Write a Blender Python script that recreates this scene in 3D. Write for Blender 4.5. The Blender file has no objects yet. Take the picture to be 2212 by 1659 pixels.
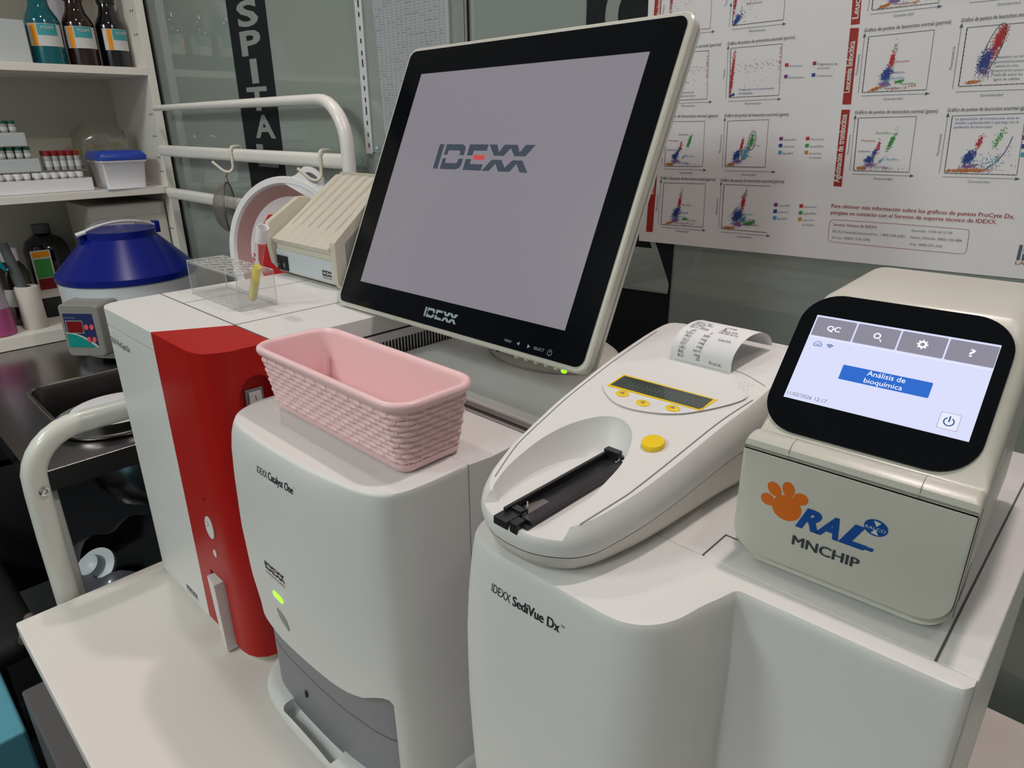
import bpy, bmesh, math, random
from mathutils import Vector, Matrix
random.seed(7)
S = bpy.context.scene
COL = S.collection
W, H = 2212, 1659
LIFT = 0.78          # height of the table top above the floor; everything below is written with the table top at z = 0
# ------------------------------------------------------------------ camera
FPX = 1458.5
CAM = Vector((0.81598, -0.24916, 0.63715))
YAW, PITCH, ROLL = -0.766, 0.372, 0.0064
f0 = Vector((math.sin(YAW) * math.cos(PITCH), math.cos(YAW) * math.cos(PITCH), -math.sin(PITCH)))
r0 = Vector((math.cos(YAW), -math.sin(YAW), 0)); d0 = f0.cross(r0)
RT = r0 * math.cos(ROLL) + d0 * math.sin(ROLL); DN = d0 * math.cos(ROLL) - r0 * math.sin(ROLL)
cam_d = bpy.data.cameras.new('camera'); cam = bpy.data.objects.new('camera', cam_d); COL.objects.link(cam)
cam_d.sensor_fit = 'HORIZONTAL'; cam_d.sensor_width = 36; cam_d.lens = 36 * FPX / W; cam_d.clip_start = 0.01
cam.matrix_world = Matrix(((RT.x, -DN.x, -f0.x, CAM.x), (RT.y, -DN.y, -f0.y, CAM.y), (RT.z, -DN.z, -f0.z, CAM.z), (0, 0, 0, 1)))
S.camera = cam
# ------------------------------------------------------------------ world, exposure, lamps of the room, added fill lamps
wd = bpy.data.worlds.new('world'); S.world = wd; wd.use_nodes = True
wd.node_tree.nodes['Background'].inputs[0].default_value = (0.80, 0.90, 0.88, 1)
wd.node_tree.nodes['Background'].inputs[1].default_value = 0.05
S.view_settings.view_transform = 'Standard'; S.view_settings.look = 'None'
S.view_settings.exposure = 0.14; S.view_settings.gamma = 1.0; S.view_settings.use_curve_mapping = False
# position, watts, colour, radius, what the lamp is near
LAMPS = [((0.66, 0.46, 1.72), 7.0, (1.0, 0.845, 0.81), 0.035, 'recessed round ceiling lamp above the urine strip reader'),
         ((1.10, 0.25, 1.72), 1.2, (1.0, 0.86, 0.82), 0.035, 'recessed round ceiling lamp above the right end of the table'),
         ((-0.62, 0.12, 1.72), 4.5, (1.0, 0.87, 0.83), 0.035, 'recessed round ceiling lamp above the sink'),
         ((-0.60, -1.55, 1.72), 12.5, (0.82, 1.0, 0.94), 0.25, 'wide round fill lamp added behind the viewer on the left'),  # unseen lamp, added as cool fill on the analyser fronts
         ((0.45, -2.00, 1.72), 7.0, (0.82, 1.0, 0.94), 0.25, 'wide round fill lamp added behind the viewer near the far wall')]  # unseen lamp, added to brighten the poster and glass wall

def ray(px, py):
    return RT * ((px - W / 2) / FPX) + DN * ((py - H / 2) / FPX) + f0
def on(ax, v, px, py):
    r = ray(px, py); i = 'xyz'.index(ax); return CAM + r * ((v - CAM[i]) / r[i])
def onp(O, n, px, py):
    r = ray(px, py); O = Vector(O); n = Vector(n); return CAM + r * ((O - CAM).dot(n) / r.dot(n))

# ------------------------------------------------------------------ materials
MAT = {}
def mat(name, col, rough=0.5, metal=0.0, coat=0.0, emit=0.0, bump=0.0, bscale=400, trans=0.0, ior=1.45, noise=0.0, nscale=5, spec=0.5, sss=0.0):
    m = bpy.data.materials.new(name); m.use_nodes = True; nt = m.node_tree; b = nt.nodes['Principled BSDF']
    c = (*col, 1)
    b.inputs['Base Color'].default_value = c; b.inputs['Roughness'].default_value = rough
    b.inputs['Metallic'].default_value = metal; b.inputs['Coat Weight'].default_value = coat; b.inputs['Coat Roughness'].default_value = 0.03
    b.inputs['Transmission Weight'].default_value = trans; b.inputs['IOR'].default_value = ior; b.inputs['Specular IOR Level'].default_value = spec
    if emit:
        b.inputs['Emission Color'].default_value = c; b.inputs['Emission Strength'].default_value = emit
        if name[:3] in ('mn_', 'scr'): b.inputs['Base Color'].default_value = (col[0] * .06, col[1] * .06, col[2] * .06, 1)
    if noise:
        n = nt.nodes.new('ShaderNodeTexNoise'); n.inputs['Scale'].default_value = nscale; n.inputs['Detail'].default_value = 4
        tc = nt.nodes.new('ShaderNodeTexCoord'); nt.links.new(tc.outputs['Object'], n.inputs['Vector'])
        mx = nt.nodes.new('ShaderNodeMix'); mx.data_type = 'RGBA'
        mx.inputs[6].default_value = tuple(x * (1 - noise) for x in col) + (1,); mx.inputs[7].default_value = tuple(min(1, x * (1 + noise)) for x in col) + (1,)
        nt.links.new(n.outputs['Fac'], mx.inputs[0]); nt.links.new(mx.outputs[2], b.inputs['Base Color'])
    if bump:
        n = nt.nodes.new('ShaderNodeTexNoise'); n.inputs['Scale'].default_value = bscale; n.inputs['Detail'].default_value = 3
        tc = nt.nodes.new('ShaderNodeTexCoord'); nt.links.new(tc.outputs['Object'], n.inputs['Vector'])
        bp = nt.nodes.new('ShaderNodeBump'); bp.inputs['Strength'].default_value = bump; bp.inputs['Distance'].default_value = 0.0005
        nt.links.new(n.outputs['Fac'], bp.inputs['Height']); nt.links.new(bp.outputs['Normal'], b.inputs['Normal'])
    MAT[name] = m; return m
def clear(name, tint, gloss_rough=0.03, amount=0.12, dens=0.0, dcol=(1, 1, 1), fior=1.45):
    m = bpy.data.materials.new(name); m.use_nodes = True; nt = m.node_tree; nt.nodes.clear()
    o = nt.nodes.new('ShaderNodeOutputMaterial'); t = nt.nodes.new('ShaderNodeBsdfTransparent'); t.inputs[0].default_value = (*tint, 1)
    g = nt.nodes.new('ShaderNodeBsdfGlossy'); g.inputs['Roughness'].default_value = gloss_rough
    fr = nt.nodes.new('ShaderNodeFresnel'); fr.inputs[0].default_value = fior
    ge = nt.nodes.new('ShaderNodeNewGeometry'); mi = nt.nodes.new('ShaderNodeMix'); mi.inputs[2].default_value = fior; mi.inputs[3].default_value = 1 / fior
    nt.links.new(ge.outputs['Backfacing'], mi.inputs[0]); nt.links.new(mi.outputs[0], fr.inputs[0])
    ad = nt.nodes.new('ShaderNodeMath'); ad.operation = 'ADD'; ad.use_clamp = True; ad.inputs[1].default_value = amount * 0.3
    nt.links.new(fr.outputs[0], ad.inputs[0])
    mx = nt.nodes.new('ShaderNodeMixShader'); nt.links.new(ad.outputs[0], mx.inputs[0]); nt.links.new(t.outputs[0], mx.inputs[1]); nt.links.new(g.outputs[0], mx.inputs[2])
    out = mx
    if dens:
        d = nt.nodes.new('ShaderNodeBsdfDiffuse'); d.inputs[0].default_value = (*dcol, 1)
        m2 = nt.nodes.new('ShaderNodeMixShader'); m2.inputs[0].default_value = dens
        nt.links.new(mx.outputs[0], m2.inputs[1]); nt.links.new(d.outputs[0], m2.inputs[2]); out = m2
    nt.links.new(out.outputs[0], o.inputs[0]); MAT[name] = m; return m
mat('shell', (0.72, 0.71, 0.705), 0.42, bump=0.25, bscale=900)
mat('shell_warm', (0.68, 0.65, 0.60), 0.42, bump=0.25, bscale=900)
mat('shell_mn', (0.56, 0.55, 0.49), 0.30, bump=0.1, bscale=700)
mat('beige', (0.60, 0.56, 0.475), 0.45, bump=0.2, bscale=900)
mat('beige_panel', (0.56, 0.60, 0.64), 0.40)
mat('red', (0.42, 0.008, 0.006), 0.38, coat=0.0, spec=0.3)
mat('seam', (0.10, 0.10, 0.10), 0.6)
mat('table', (0.74, 0.69, 0.66), 0.38, noise=0.02, nscale=8)
mat('table_edge', (0.60, 0.64, 0.60), 0.4)
mat('glass_black', (0.003, 0.004, 0.006), 0.10, spec=0.28)
mat('black', (0.012, 0.012, 0.014), 0.35)
mat('black_matte', (0.010, 0.010, 0.011), 0.75)
mat('grey_print', (0.075, 0.10, 0.13), 0.5)
mat('ink', (0.03, 0.04, 0.05), 0.6)
mat('door_grey', (0.215, 0.215, 0.235), 0.42, bump=0.2)
mat('pink', (0.86, 0.575, 0.59), 0.33, coat=0.12)
mat('yellow', (0.88, 0.60, 0.005), 0.35, coat=0.3)
mat('grey_mid', (0.22, 0.22, 0.22), 0.5)
mat('lcd', (0.05, 0.065, 0.06), 0.15, coat=0.5)
mat('lcd_line', (0.16, 0.18, 0.17), 0.4)
mat('paper', (0.76, 0.76, 0.78), 0.7)
mat('poster_paper', (0.80, 0.775, 0.80), 0.45)
mat('screen', (0.20, 0.185, 0.21), 0.2, coat=0.15, emit=1.0)
mat('screen_logo', (0.045, 0.06, 0.08), 0.25, emit=0.9)
mat('screen_red', (0.45, 0.06, 0.06), 0.25, emit=1.0)
mat('bezel_print', (0.28, 0.36, 0.38), 0.4)
mat('mn_screen', (0.66, 0.69, 0.92), 0.3, emit=0.92)
mat('mn_button', (0.24, 0.23, 0.29), 0.3, emit=0.95)
mat('mn_white', (0.95, 0.95, 1.0), 0.3, emit=1.0)
mat('mn_blue', (0.02, 0.13, 0.55), 0.3, emit=0.95)
mat('mn_navy', (0.03, 0.10, 0.30), 0.3, emit=0.7)
mat('mn_grey', (0.20, 0.21, 0.28), 0.3, emit=0.7)
mat('mn_pale', (0.78, 0.80, 0.93), 0.3, emit=0.9)
mat('orange_ink', (0.66, 0.14, 0.005), 0.4)
mat('blue_ink', (0.002, 0.065, 0.30), 0.4)
mat('led_green', (0.28, 1.0, 0.01), 0.3, emit=1.3)
mat('steel', (0.31, 0.29, 0.295), 0.22, metal=1.0, noise=0.1, nscale=3)
mat('steel_dark', (0.25, 0.235, 0.235), 0.3, metal=1.0, noise=0.15, nscale=3)
mat('chrome', (0.75, 0.74, 0.72), 0.12, metal=1.0)
mat('mesh_metal', (0.26, 0.24, 0.22), 0.4, metal=0.8)
mat('white_paint', (0.66, 0.655, 0.61), 0.3, coat=0.3)
mat('rail_paint', (0.88, 0.85, 0.82), 0.28, coat=0.3)
mat('cream', (0.74, 0.70, 0.60), 0.4)
mat('cabinet', (0.84, 0.80, 0.74), 0.5)
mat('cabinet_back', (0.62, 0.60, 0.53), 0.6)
mat('white_plastic', (0.86, 0.84, 0.87), 0.3, coat=0.2)
mat('white_box', (0.50, 0.54, 0.55), 0.6)
mat('card_white', (0.60, 0.57, 0.52), 0.7)
mat('blue_lid', (0.002, 0.010, 0.20), 0.30, coat=0.15, spec=0.35)
mat('blue_lid2', (0.02, 0.06, 0.42), 0.3, coat=0.3)
mat('cf_white', (0.66, 0.69, 0.74), 0.35)
mat('cf_grey', (0.27, 0.265, 0.25), 0.4)
mat('navy', (0.02, 0.03, 0.12), 0.3)
mat('dark_red', (0.20, 0.004, 0.006), 0.3)
mat('pink_red', (0.80, 0.12, 0.14), 0.4)
mat('teal', (0.0, 0.28, 0.26), 0.4)
mat('teal_liquid', (0.0, 0.10, 0.13), 0.1, coat=0.8)
mat('brown_liquid', (0.018, 0.006, 0.005), 0.1, coat=0.8)
mat('dark_liquid', (0.004, 0.003, 0.006), 0.1, coat=0.8)
mat('label_white', (0.60, 0.60, 0.60), 0.5)
mat('label_orange', (0.80, 0.28, 0.0), 0.5)
mat('label_teal', (0.05, 0.33, 0.36), 0.5)
mat('pink_liquid', (0.40, 0.08, 0.22), 0.3)
mat('bottle_haze', (0.42, 0.36, 0.44), 0.35)
mat('trigger_teal', (0.0, 0.22, 0.30), 0.3)
mat('tissue', (0.62, 0.57, 0.53), 0.9, bump=0.8, bscale=120)
mat('tube_grey', (0.10, 0.115, 0.115), 0.5)
mat('green_cap', (0.01, 0.085, 0.05), 0.4)
mat('red_cap', (0.25, 0.015, 0.02), 0.4)
mat('vial_glass', (0.36, 0.36, 0.35), 0.15, coat=0.6)
mat('vial_dark', (0.12, 0.10, 0.10), 0.3)
mat('yellow_cap', (0.50, 0.42, 0.01), 0.4)
mat('yellow_urine', (0.85, 0.72, 0.12), 0.15, coat=0.4)
mat('red_cloth', (0.50, 0.004, 0.008), 0.45, coat=0.2)
mat('bowl_pink', (0.45, 0.27, 0.26), 0.35)
mat('bin_bag', (0.10, 0.095, 0.12), 0.35, coat=0.5)
mat('dark_plastic', (0.022, 0.022, 0.026), 0.5)
mat('storage_grey', (0.12, 0.11, 0.115), 0.5)
mat('storage_blue', (0.12, 0.38, 0.50), 0.5)
mat('wood_skin', (0.16, 0.12, 0.10), 0.5)
mat('floor', (0.06, 0.06, 0.065), 0.35, noise=0.2, nscale=4)
mat('wall_paint', (0.42, 0.44, 0.43), 0.8)
mat('dark_wall', (0.055, 0.055, 0.065), 0.6)
mat('ceiling_paint', (0.7, 0.7, 0.68), 0.8)
mat('vinyl_dark', (0.012, 0.015, 0.018), 0.6, spec=0.2)
mat('vinyl_grey', (0.045, 0.06, 0.065), 0.6, spec=0.2)
mat('glass_letters', (0.27, 0.31, 0.29), 0.6, spec=0.2)
mat('page', (0.66, 0.67, 0.72), 0.4, coat=0.3)
mat('page_ink', (0.26, 0.28, 0.36), 0.6)
mat('pen_ink', (0.10, 0.13, 0.28), 0.6)
mat('lamp', (1, 0.95, 0.9), 0.5, emit=14)
for k, c in dict(banner=(0.36, 0.018, 0.012), p_red=(0.50, 0.02, 0.03), p_blue=(0.02, 0.055, 0.28), p_cyan=(0.06, 0.35, 0.52), p_green=(0.045, 0.30, 0.05),
                 p_purple=(0.25, 0.13, 0.36), p_orange=(0.55, 0.16, 0.03), p_grey=(0.20, 0.19, 0.19), p_black=(0.045, 0.05, 0.06), p_white=(0.75, 0.73, 0.73),
                 p_plum=(0.20, 0.04, 0.22), p_amber=(0.55, 0.24, 0.03), p_brick=(0.33, 0.03, 0.04), p_slate=(0.10, 0.12, 0.17)).items():
    mat(k, c, 0.5)
clear('acrylic', (0.97, 0.97, 0.97), 0.02, 0.0, 0.10, (0.85, 0.85, 0.85), 1.22)
clear('rack_edge', (0.9, 0.9, 0.9), 0.05, 0.1, 0.35, (0.8, 0.8, 0.8), 1.3)
clear('tube_glass', (0.97, 0.97, 0.97), 0.02, 0.02, 0.04, (0.8, 0.8, 0.8), 1.25)
clear('bag_film', (0.9, 0.9, 0.85), 0.15, 0.5, 0.22, (0.45, 0.44, 0.36))
clear('strainer_mesh', (0.8, 0.8, 0.78), 0.3, 0.2, 0.33, (0.28, 0.25, 0.22))
clear('sleeve_film', (0.95, 0.96, 0.96), 0.08, 0.1, 0.32, (0.60, 0.62, 0.63))
# frosted green glass of the partition: satin body under a smooth pane
gm = mat('partition_glass', (0.27, 0.315, 0.29), 0.6, coat=1.0, noise=0.05, nscale=1.2)
gm.node_tree.nodes['Principled BSDF'].inputs['Coat IOR'].default_value = 1.55
gm.node_tree.nodes['Principled BSDF'].inputs['Coat Roughness'].default_value = 0.015

# ------------------------------------------------------------------ mesh collector
class MB:
    def __init__(s): s.v = []; s.f = []; s.m = []; s.mats = []
    def mi(s, m):
        if m not in s.mats: s.mats.append(m)
        return s.mats.index(m)
    def add(s, vs, fs, m, T=None):
        o = len(s.v); i = s.mi(m)
        s.v += [Vector(T @ Vector(q)) if T else Vector(q) for q in vs]
        for f in fs: s.f.append(tuple(o + k for k in f)); s.m.append(i)
        return s
    def box(s, a, b, m, T=None):
        x0, y0, z0 = a; x1, y1, z1 = b
        return s.add([(x0, y0, z0), (x1, y0, z0), (x1, y1, z0), (x0, y1, z0), (x0, y0, z1), (x1, y0, z1), (x1, y1, z1), (x0, y1, z1)],
                     [(0, 3, 2, 1), (4, 5, 6, 7), (0, 1, 5, 4), (1, 2, 6, 5), (2, 3, 7, 6), (3, 0, 4, 7)], m, T)
    def loft(s, rings, m, cap0=True, cap1=True, closed=True, T=None):
        n = len(rings[0]); vs = [p for r in rings for p in r]; fs = []
        for i in range(len(rings) - 1):
            for j in range(n if closed else n - 1):
                k = (j + 1) % n; fs.append((i * n + j, i * n + k, (i + 1) * n + k, (i + 1) * n + j))
        if cap0: fs.append(tuple(reversed(range(n))))
        if cap1: fs.append(tuple((len(rings) - 1) * n + j for j in range(n)))
        return s.add(vs, fs, m, T)
    def prism(s, poly, z0, z1, m, T=None): return s.loft([[(x, y, z0) for x, y in poly], [(x, y, z1) for x, y in poly]], m, T=T)
    def lathe(s, prof, m, T=None, n=48, cap=True):
        return s.loft([[(r * math.cos(2 * math.pi * j / n), r * math.sin(2 * math.pi * j / n), z) for j in range(n)] for r, z in prof], m, cap, cap, T=T)
    def tube(s, pts, r, m, n=16, T=None, cap=True, flat=1.0):
        pts = [Vector(p) for p in pts]; rings = []; up = None
        for i, p in enumerate(pts):
            t = (pts[min(i + 1, len(pts) - 1)] - pts[max(i - 1, 0)]).normalized()
            if up is None: up = Vector((0, 0, 1)) if abs(t.z) < 0.9 else Vector((1, 0, 0))
            a = t.cross(up).normalized(); up = a.cross(t).normalized()
            rr = r[i] if isinstance(r, (list, tuple)) else r
            rings.append([p + a * rr * math.cos(2 * math.pi * j / n) + up * rr * flat * math.sin(2 * math.pi * j / n) for j in range(n)])
        return s.loft(rings, m, cap, cap, T=T)
    def poly3(s, pts, m): return s.add(pts, [tuple(range(len(pts)))], m)
def frame(o, x, y, z):
    x, y, z, o = Vector(x), Vector(y), Vector(z), Vector(o)
    return Matrix(((x.x, y.x, z.x, o.x), (x.y, y.y, z.y, o.y), (x.z, y.z, z.z, o.z), (0, 0, 0, 1)))
def TR(x, y, z, rz=0): return Matrix.Translation((x, y, z)) @ Matrix.Rotation(rz, 4, 'Z')
def rrect(x0, y0, x1, y1, r, n=6):
    r = r if isinstance(r, (list, tuple)) else [r] * 4; out = []
    for (cx, cy, a0), rr in zip(((x0, y0, 180), (x1, y0, 270), (x1, y1, 0), (x0, y1, 90)), r):
        sx = 1 if cx == x0 else -1; sy = 1 if cy == y0 else -1
        for k in range(n + 1):
            a = math.radians(a0 + 90 * k / n); out.append((cx + sx * rr + rr * math.cos(a), cy + sy * rr + rr * math.sin(a)))
    return out
def ell(cx, cy, rx, ry, n=24, rot=0, a0=0, a1=360, full=True):
    c, s_ = math.cos(rot), math.sin(rot); out = []
    for k in range(n if full else n + 1):
        a = math.radians(a0 + (a1 - a0) * k / n); x, y = rx * math.cos(a), ry * math.sin(a); out.append((cx + x * c - y * s_, cy + x * s_ + y * c))
    return out
def smooth(pts, k=6, closed=True):
    out = []; n = len(pts)
    for i in range(n if closed else n - 1):
        g = (lambda j: pts[j % n]) if closed else (lambda j: pts[max(0, min(n - 1, j))])
        p0, p1, p2, p3 = g(i - 1), g(i), g(i + 1), g(i + 2)
        for q in range(k):
            t = q / k
            out.append(tuple(0.5 * (2 * b + (c - a) * t + (2 * a - 5 * b + 4 * c - d) * t * t + (3 * b - a - 3 * c + d) * t ** 3) for a, b, c, d in zip(p0, p1, p2, p3)))
    if not closed: out.append(tuple(pts[-1]))
    return out
def offs(poly, d):
    n = len(poly); out = []
    for i in range(n):
        a, b, c = Vector(poly[i - 1]).to_2d(), Vector(poly[i]).to_2d(), Vector(poly[(i + 1) % n]).to_2d()
        e1 = (b - a); e2 = (c - b)
        n1 = Vector((e1.y, -e1.x)).normalized() if e1.length > 1e-9 else Vector((0, 0)); n2 = Vector((e2.y, -e2.x)).normalized() if e2.length > 1e-9 else n1
        m = (n1 + n2); m = m.normalized() if m.length > 1e-6 else n1
        out.append((b.x + m.x * d, b.y + m.y * d))
    return out
def interp(tab, x):
    if x <= tab[0][0]: return tab[0][1]
    for (a, b), (c, d) in zip(tab, tab[1:]):
        if x <= c: return b + (d - b) * (x - a) / (c - a)
    return tab[-1][1]

# ------------------------------------------------------------------ objects
def mk(name, mb, bevel=0.0, seg=2, ang=35, flat=False, org=None):
    me = bpy.data.meshes.new(name); org = Vector(org) if org else Vector((0, 0, 0))
    me.from_pydata([tuple(v - org) for v in mb.v], [], mb.f)
    for m in mb.mats: me.materials.append(MAT[m])
    me.polygons.foreach_set('material_index', mb.m); me.validate(); me.update()
    bm = bmesh.new(); bm.from_mesh(me); bmesh.ops.recalc_face_normals(bm, faces=bm.faces) if not flat else None; bm.to_mesh(me); bm.free()
    if not flat:
        me.shade_smooth(); me.set_sharp_from_angle(angle=math.radians(ang))
    o = bpy.data.objects.new(name, me); COL.objects.link(o); o.location = org
    if bevel:
        b = o.modifiers.new('bevel', 'BEVEL'); b.width = bevel; b.segments = seg; b.limit_method = 'ANGLE'; b.angle_limit = math.radians(40); b.harden_normals = True
    return o
def tag(o, label=None, cat=None, group=None, kind=None):
    if label: o['label'] = label
    if cat: o['category'] = cat
    if group: o['group'] = group
    if kind: o['kind'] = kind
    return o
def root(name, loc, label, cat, group=None):
    o = bpy.data.objects.new(name, None); COL.objects.link(o); o.location = loc; o.empty_display_size = 0.02
    return tag(o, label, cat, group)
def part(name, mb, par, bevel=0.0, label=None, world=True, **kw):
    o = mk(name, mb, bevel, **kw); o.parent = par
    if world:
        p = par; off = Vector((0, 0, 0))
        while p: off += Vector(p.location); p = p.parent
        o.location = Vector(o.location) - off
    if label: o['label'] = label
    return o
def single(name, mb, label, cat, group=None, bevel=0.0, **kw):
    lo = Vector([min(v[i] for v in mb.v) for i in range(3)]); hi = Vector([max(v[i] for v in mb.v) for i in range(3)])
    return tag(mk(name, mb, bevel, org=((lo.x + hi.x) / 2, (lo.y + hi.y) / 2, lo.z), **kw), label, cat, group)
def struct(name, mb, bevel=0.0, **kw): return tag(mk(name, mb, bevel, **kw), kind='structure')
def copy_tree(o, par=None):
    c = o.copy(); COL.objects.link(c)
    if par: c.parent = par
    for ch in [x for x in bpy.data.objects if x.parent == o]: copy_tree(ch, c)
    return c
def boolean(mb, cutters):
    a = mk('tmp_a', mb); tmp = [a]
    for c in cutters:
        b = mk('tmp_b', c); tmp.append(b); md = a.modifiers.new('b', 'BOOLEAN'); md.object = b; md.operation = 'DIFFERENCE'; md.solver = 'EXACT'
        b.hide_render = True
    bpy.context.view_layer.update(); dg = bpy.context.evaluated_depsgraph_get(); ev = a.evaluated_get(dg); me = ev.to_mesh()
    out = MB(); out.mats = [m.name for m in ev.data.materials if m]
    out.v = [v.co.copy() for v in me.vertices]; out.f = [tuple(p.vertices) for p in me.polygons]; out.m = [min(p.material_index, len(out.mats) - 1) for p in me.polygons]
    ev.to_mesh_clear()
    for t in tmp:
        m = t.data; bpy.data.objects.remove(t); bpy.data.meshes.remove(m)
    return out

# ------------------------------------------------------------------ lettering
_tc = {}
def glyphs(txt, bold=0.0, shear=0.0):
    k = (txt, bold, shear)
    if k not in _tc:
        cu = bpy.data.curves.new('t', 'FONT'); cu.body = txt; cu.size = 1; cu.offset = bold; cu.shear = shear; cu.resolution_u = 3
        o = bpy.data.objects.new('t', cu); me = o.to_mesh()
        vs = [(v.co.x, v.co.y) for v in me.vertices]; fs = [tuple(p.vertices) for p in me.polygons]
        o.to_mesh_clear(); bpy.data.objects.remove(o); bpy.data.curves.remove(cu)
        if not vs: vs = [(0, 0), (1, 0), (1, 1)]; fs = []
        x0 = min(v[0] for v in vs); x1 = max(v[0] for v in vs)
        _tc[k] = ([(x - x0, y) for x, y in vs], fs, max(x1 - x0, 1e-4))
    return _tc[k]
def text(mb, txt, P0, P1, m, n=(0, -1, 0), h=None, bold=0.0, shear=0.0, lift=0.0004):
    fb = bold if 0 < bold < 0.03 else 0
    vs, fs, w = glyphs(txt, 0.0 if fb else bold, shear); P0, P1 = Vector(P0), Vector(P1); R_ = P1 - P0; L = R_.length; R_.normalize()
    n = Vector(n).normalized(); U = n.cross(R_).normalized(); sx = L / w; sy = (h / 0.72) if h else sx
    for i, (ox, oy) in enumerate(((0, 0), (1.2, 0), (-1.2, 0), (0, .8)) if fb else ((0, 0),)):
        mb.add([P0 + R_ * ((x + ox * fb) * sx) + U * ((y + oy * fb) * sy) + n * (lift + .000015 * i) for x, y in vs], fs, m)
def shape(mb, poly, O, R_, U, n, m, lift=0.0004):
    O, R_, U, n = Vector(O), Vector(R_), Vector(U), Vector(n)
    mb.poly3([O + R_ * x + U * y + n * lift for x, y in poly], m)
LOGO = [[(0, 1), (.28, 1), (.28, 0), (0, 0)],
        [(.42, 1), (1.33, 1), (1.49, .95), (1.58, .86), (1.59, .57), (1.33, .57), (1.33, .7), (1.25, .75), (.63, .75), (.63, .57), (.42, .57)],
        [(.42, .43), (.63, .43), (.63, .25), (1.27, .25), (1.33, .3), (1.33, .43), (1.61, .43), (1.6, .15), (1.5, .05), (1.33, 0), (.42, 0)],
        [(1.75, 1), (2.77, 1), (2.77, .76), (2.07, .76), (2.07, .57), (1.76, .57)], [(1.76, .43), (2.07, .43), (2.07, .24), (2.77, .24), (2.77, 0), (1.76, 0)],
        [(2.82, 1), (3.23, 1), (3.42, .72), (3.61, 1), (4.26, 1), (4.46, .72), (4.66, 1), (5.12, 1), (4.79, .58), (4.25, .58), (3.97, .87), (3.72, .58), (3.22, .58)],
        [(3.17, .43), (3.67, .43), (3.94, .15), (4.22, .43), (4.71, .43), (5.12, 0), (4.74, 0), (4.47, .3), (4.24, 0), (3.67, 0), (3.42, .28), (3.18, 0), (2.80, 0)]]
def logo(mb, P0, R_, U, n, w, m, mred=None, lift=0.0004, hs=1.0):
    k = w / 5.12
    for p in LOGO: shape(mb, [(x * k, y * k * hs) for x, y in p], P0, R_, U, n, m, lift)
    if mred: shape(mb, [(2.16 * k, .41 * k * hs), (2.76 * k, .41 * k * hs), (2.76 * k, .59 * k * hs), (2.16 * k, .59 * k * hs)], P0, R_, U, n, mred, lift)

# ================================================================== THE ROOM
struct('floor', MB().box((-2.1, -2.3, -0.80), (1.9, 0.70, -LIFT), 'floor'))
struct('ceiling', MB().box((-2.1, -2.3, 1.82), (1.9, 0.70, 1.90), 'ceiling_paint'))
struct('wall_back', MB().box((-1.75, 0.60, -LIFT), (1.9, 0.68, 1.82), 'partition_glass'))
struct('wall_left', MB().box((-1.83, -2.3, -LIFT), (-1.75, 0.70, 1.82), 'dark_wall'))
struct('wall_right', MB().box((1.75, -2.3, -LIFT), (1.83, 0.60, 1.82), 'wall_paint'))
struct('wall_front', MB().box((-1.75, -2.3, -LIFT), (1.75, -2.22, 1.82), 'wall_paint'))
t1 = MB(); t1.box((-0.100, 0.5955, -LIFT), (-0.0985, 0.60, 1.82), 'black'); t1.box((-0.0985, 0.5955, -LIFT), (-0.0935, 0.60, 1.82), 'chrome'); t1.box((-0.0935, 0.5955, -LIFT), (-0.092, 0.60, 1.82), 'black')
struct('trim_1', t1)
struct('trim_2', MB().box((-1.412, 0.5965, -LIFT), (-1.404, 0.60, 1.82), 'grey_mid'))
for i, (p, pw, c, rr, lb) in enumerate(LAMPS):
    r = root('ceiling_lamp', p, lb, 'lamp', 'ceiling lamps')
    part('lamp_ring', MB().lathe([(rr, 0.10), (rr + .03, 0.10), (rr + .03, 0.085), (rr + .025, 0.08), (rr, 0.085)], 'ceiling_paint', TR(*p), cap=False), r)
    part('lamp_disc', MB().lathe([(rr - .001, 0.0995), (rr - .001, 0.0985)], 'lamp', TR(*p)), r)
    ld = bpy.data.lights.new('ceiling_light', 'AREA'); ld.shape = 'DISK'; ld.size = rr * 2; ld.energy = pw; ld.color = c
    lo = bpy.data.objects.new('ceiling_light', ld); COL.objects.link(lo); lo.location = (p[0], p[1], 1.80)

# ================================================================== TABLE (white serving trolley)
t = root('laboratory_table', (0.5, 0.18, -LIFT), 'long white table carrying all the analysers', 'table')
part('tabletop', MB().box((-0.193, -0.186, -0.024), (1.45, 0.56, 0.0), 'table'), t, 0.003)
for x in (-0.11, 1.40):
    for y in (-0.10, 0.53): part('leg', MB().prism(rrect(x - .015, y - .015, x + .015, y + .015, .004), -LIFT, -0.0245, 'white_paint'), t)
arc = [(-0.214, -0.118, -0.24), (-0.214, -0.118, -0.1), (-0.214, -0.118, 0.10), (-0.214, -0.117, 0.168)]
for k in range(1, 9):
    a = math.radians(90 * k / 8); arc.append((-0.214, -0.047 - 0.07 * math.cos(a), 0.180 + 0.07 * math.sin(a)))
arc += [(-0.214, 0.10, 0.250), (-0.214, 0.38, 0.250), (-0.214, 0.42, 0.22), (-0.214, 0.43, 0.15), (-0.214, 0.43, -0.24)]
t = root('table_handle', (-0.209, 0.14, -0.24), 'white bent tube handle bolted to the left end of the table', 'rail')  # this tube is the table's own handle, kept as a separate object
hb = part('frame_tube', MB().tube(arc, 0.0155, 'white_paint', 20), t)
for y_ in (-0.118, 0.43): part('bracket', MB().box((-0.199, y_ - .012, -.020), (-0.1925, y_ + .012, -.004), 'chrome'), t)
part('bolt', MB().lathe([(0.0065, 0), (0.0065, 0.003), (0.004, 0.0045), (0.002, 0.003)], 'chrome', frame((-0.1985, -0.112, 0.173), (0, 1, 0), (0, 0, 1), (1, 0, 0)), n=20), t, label='round steel bolt in the handle')

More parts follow.
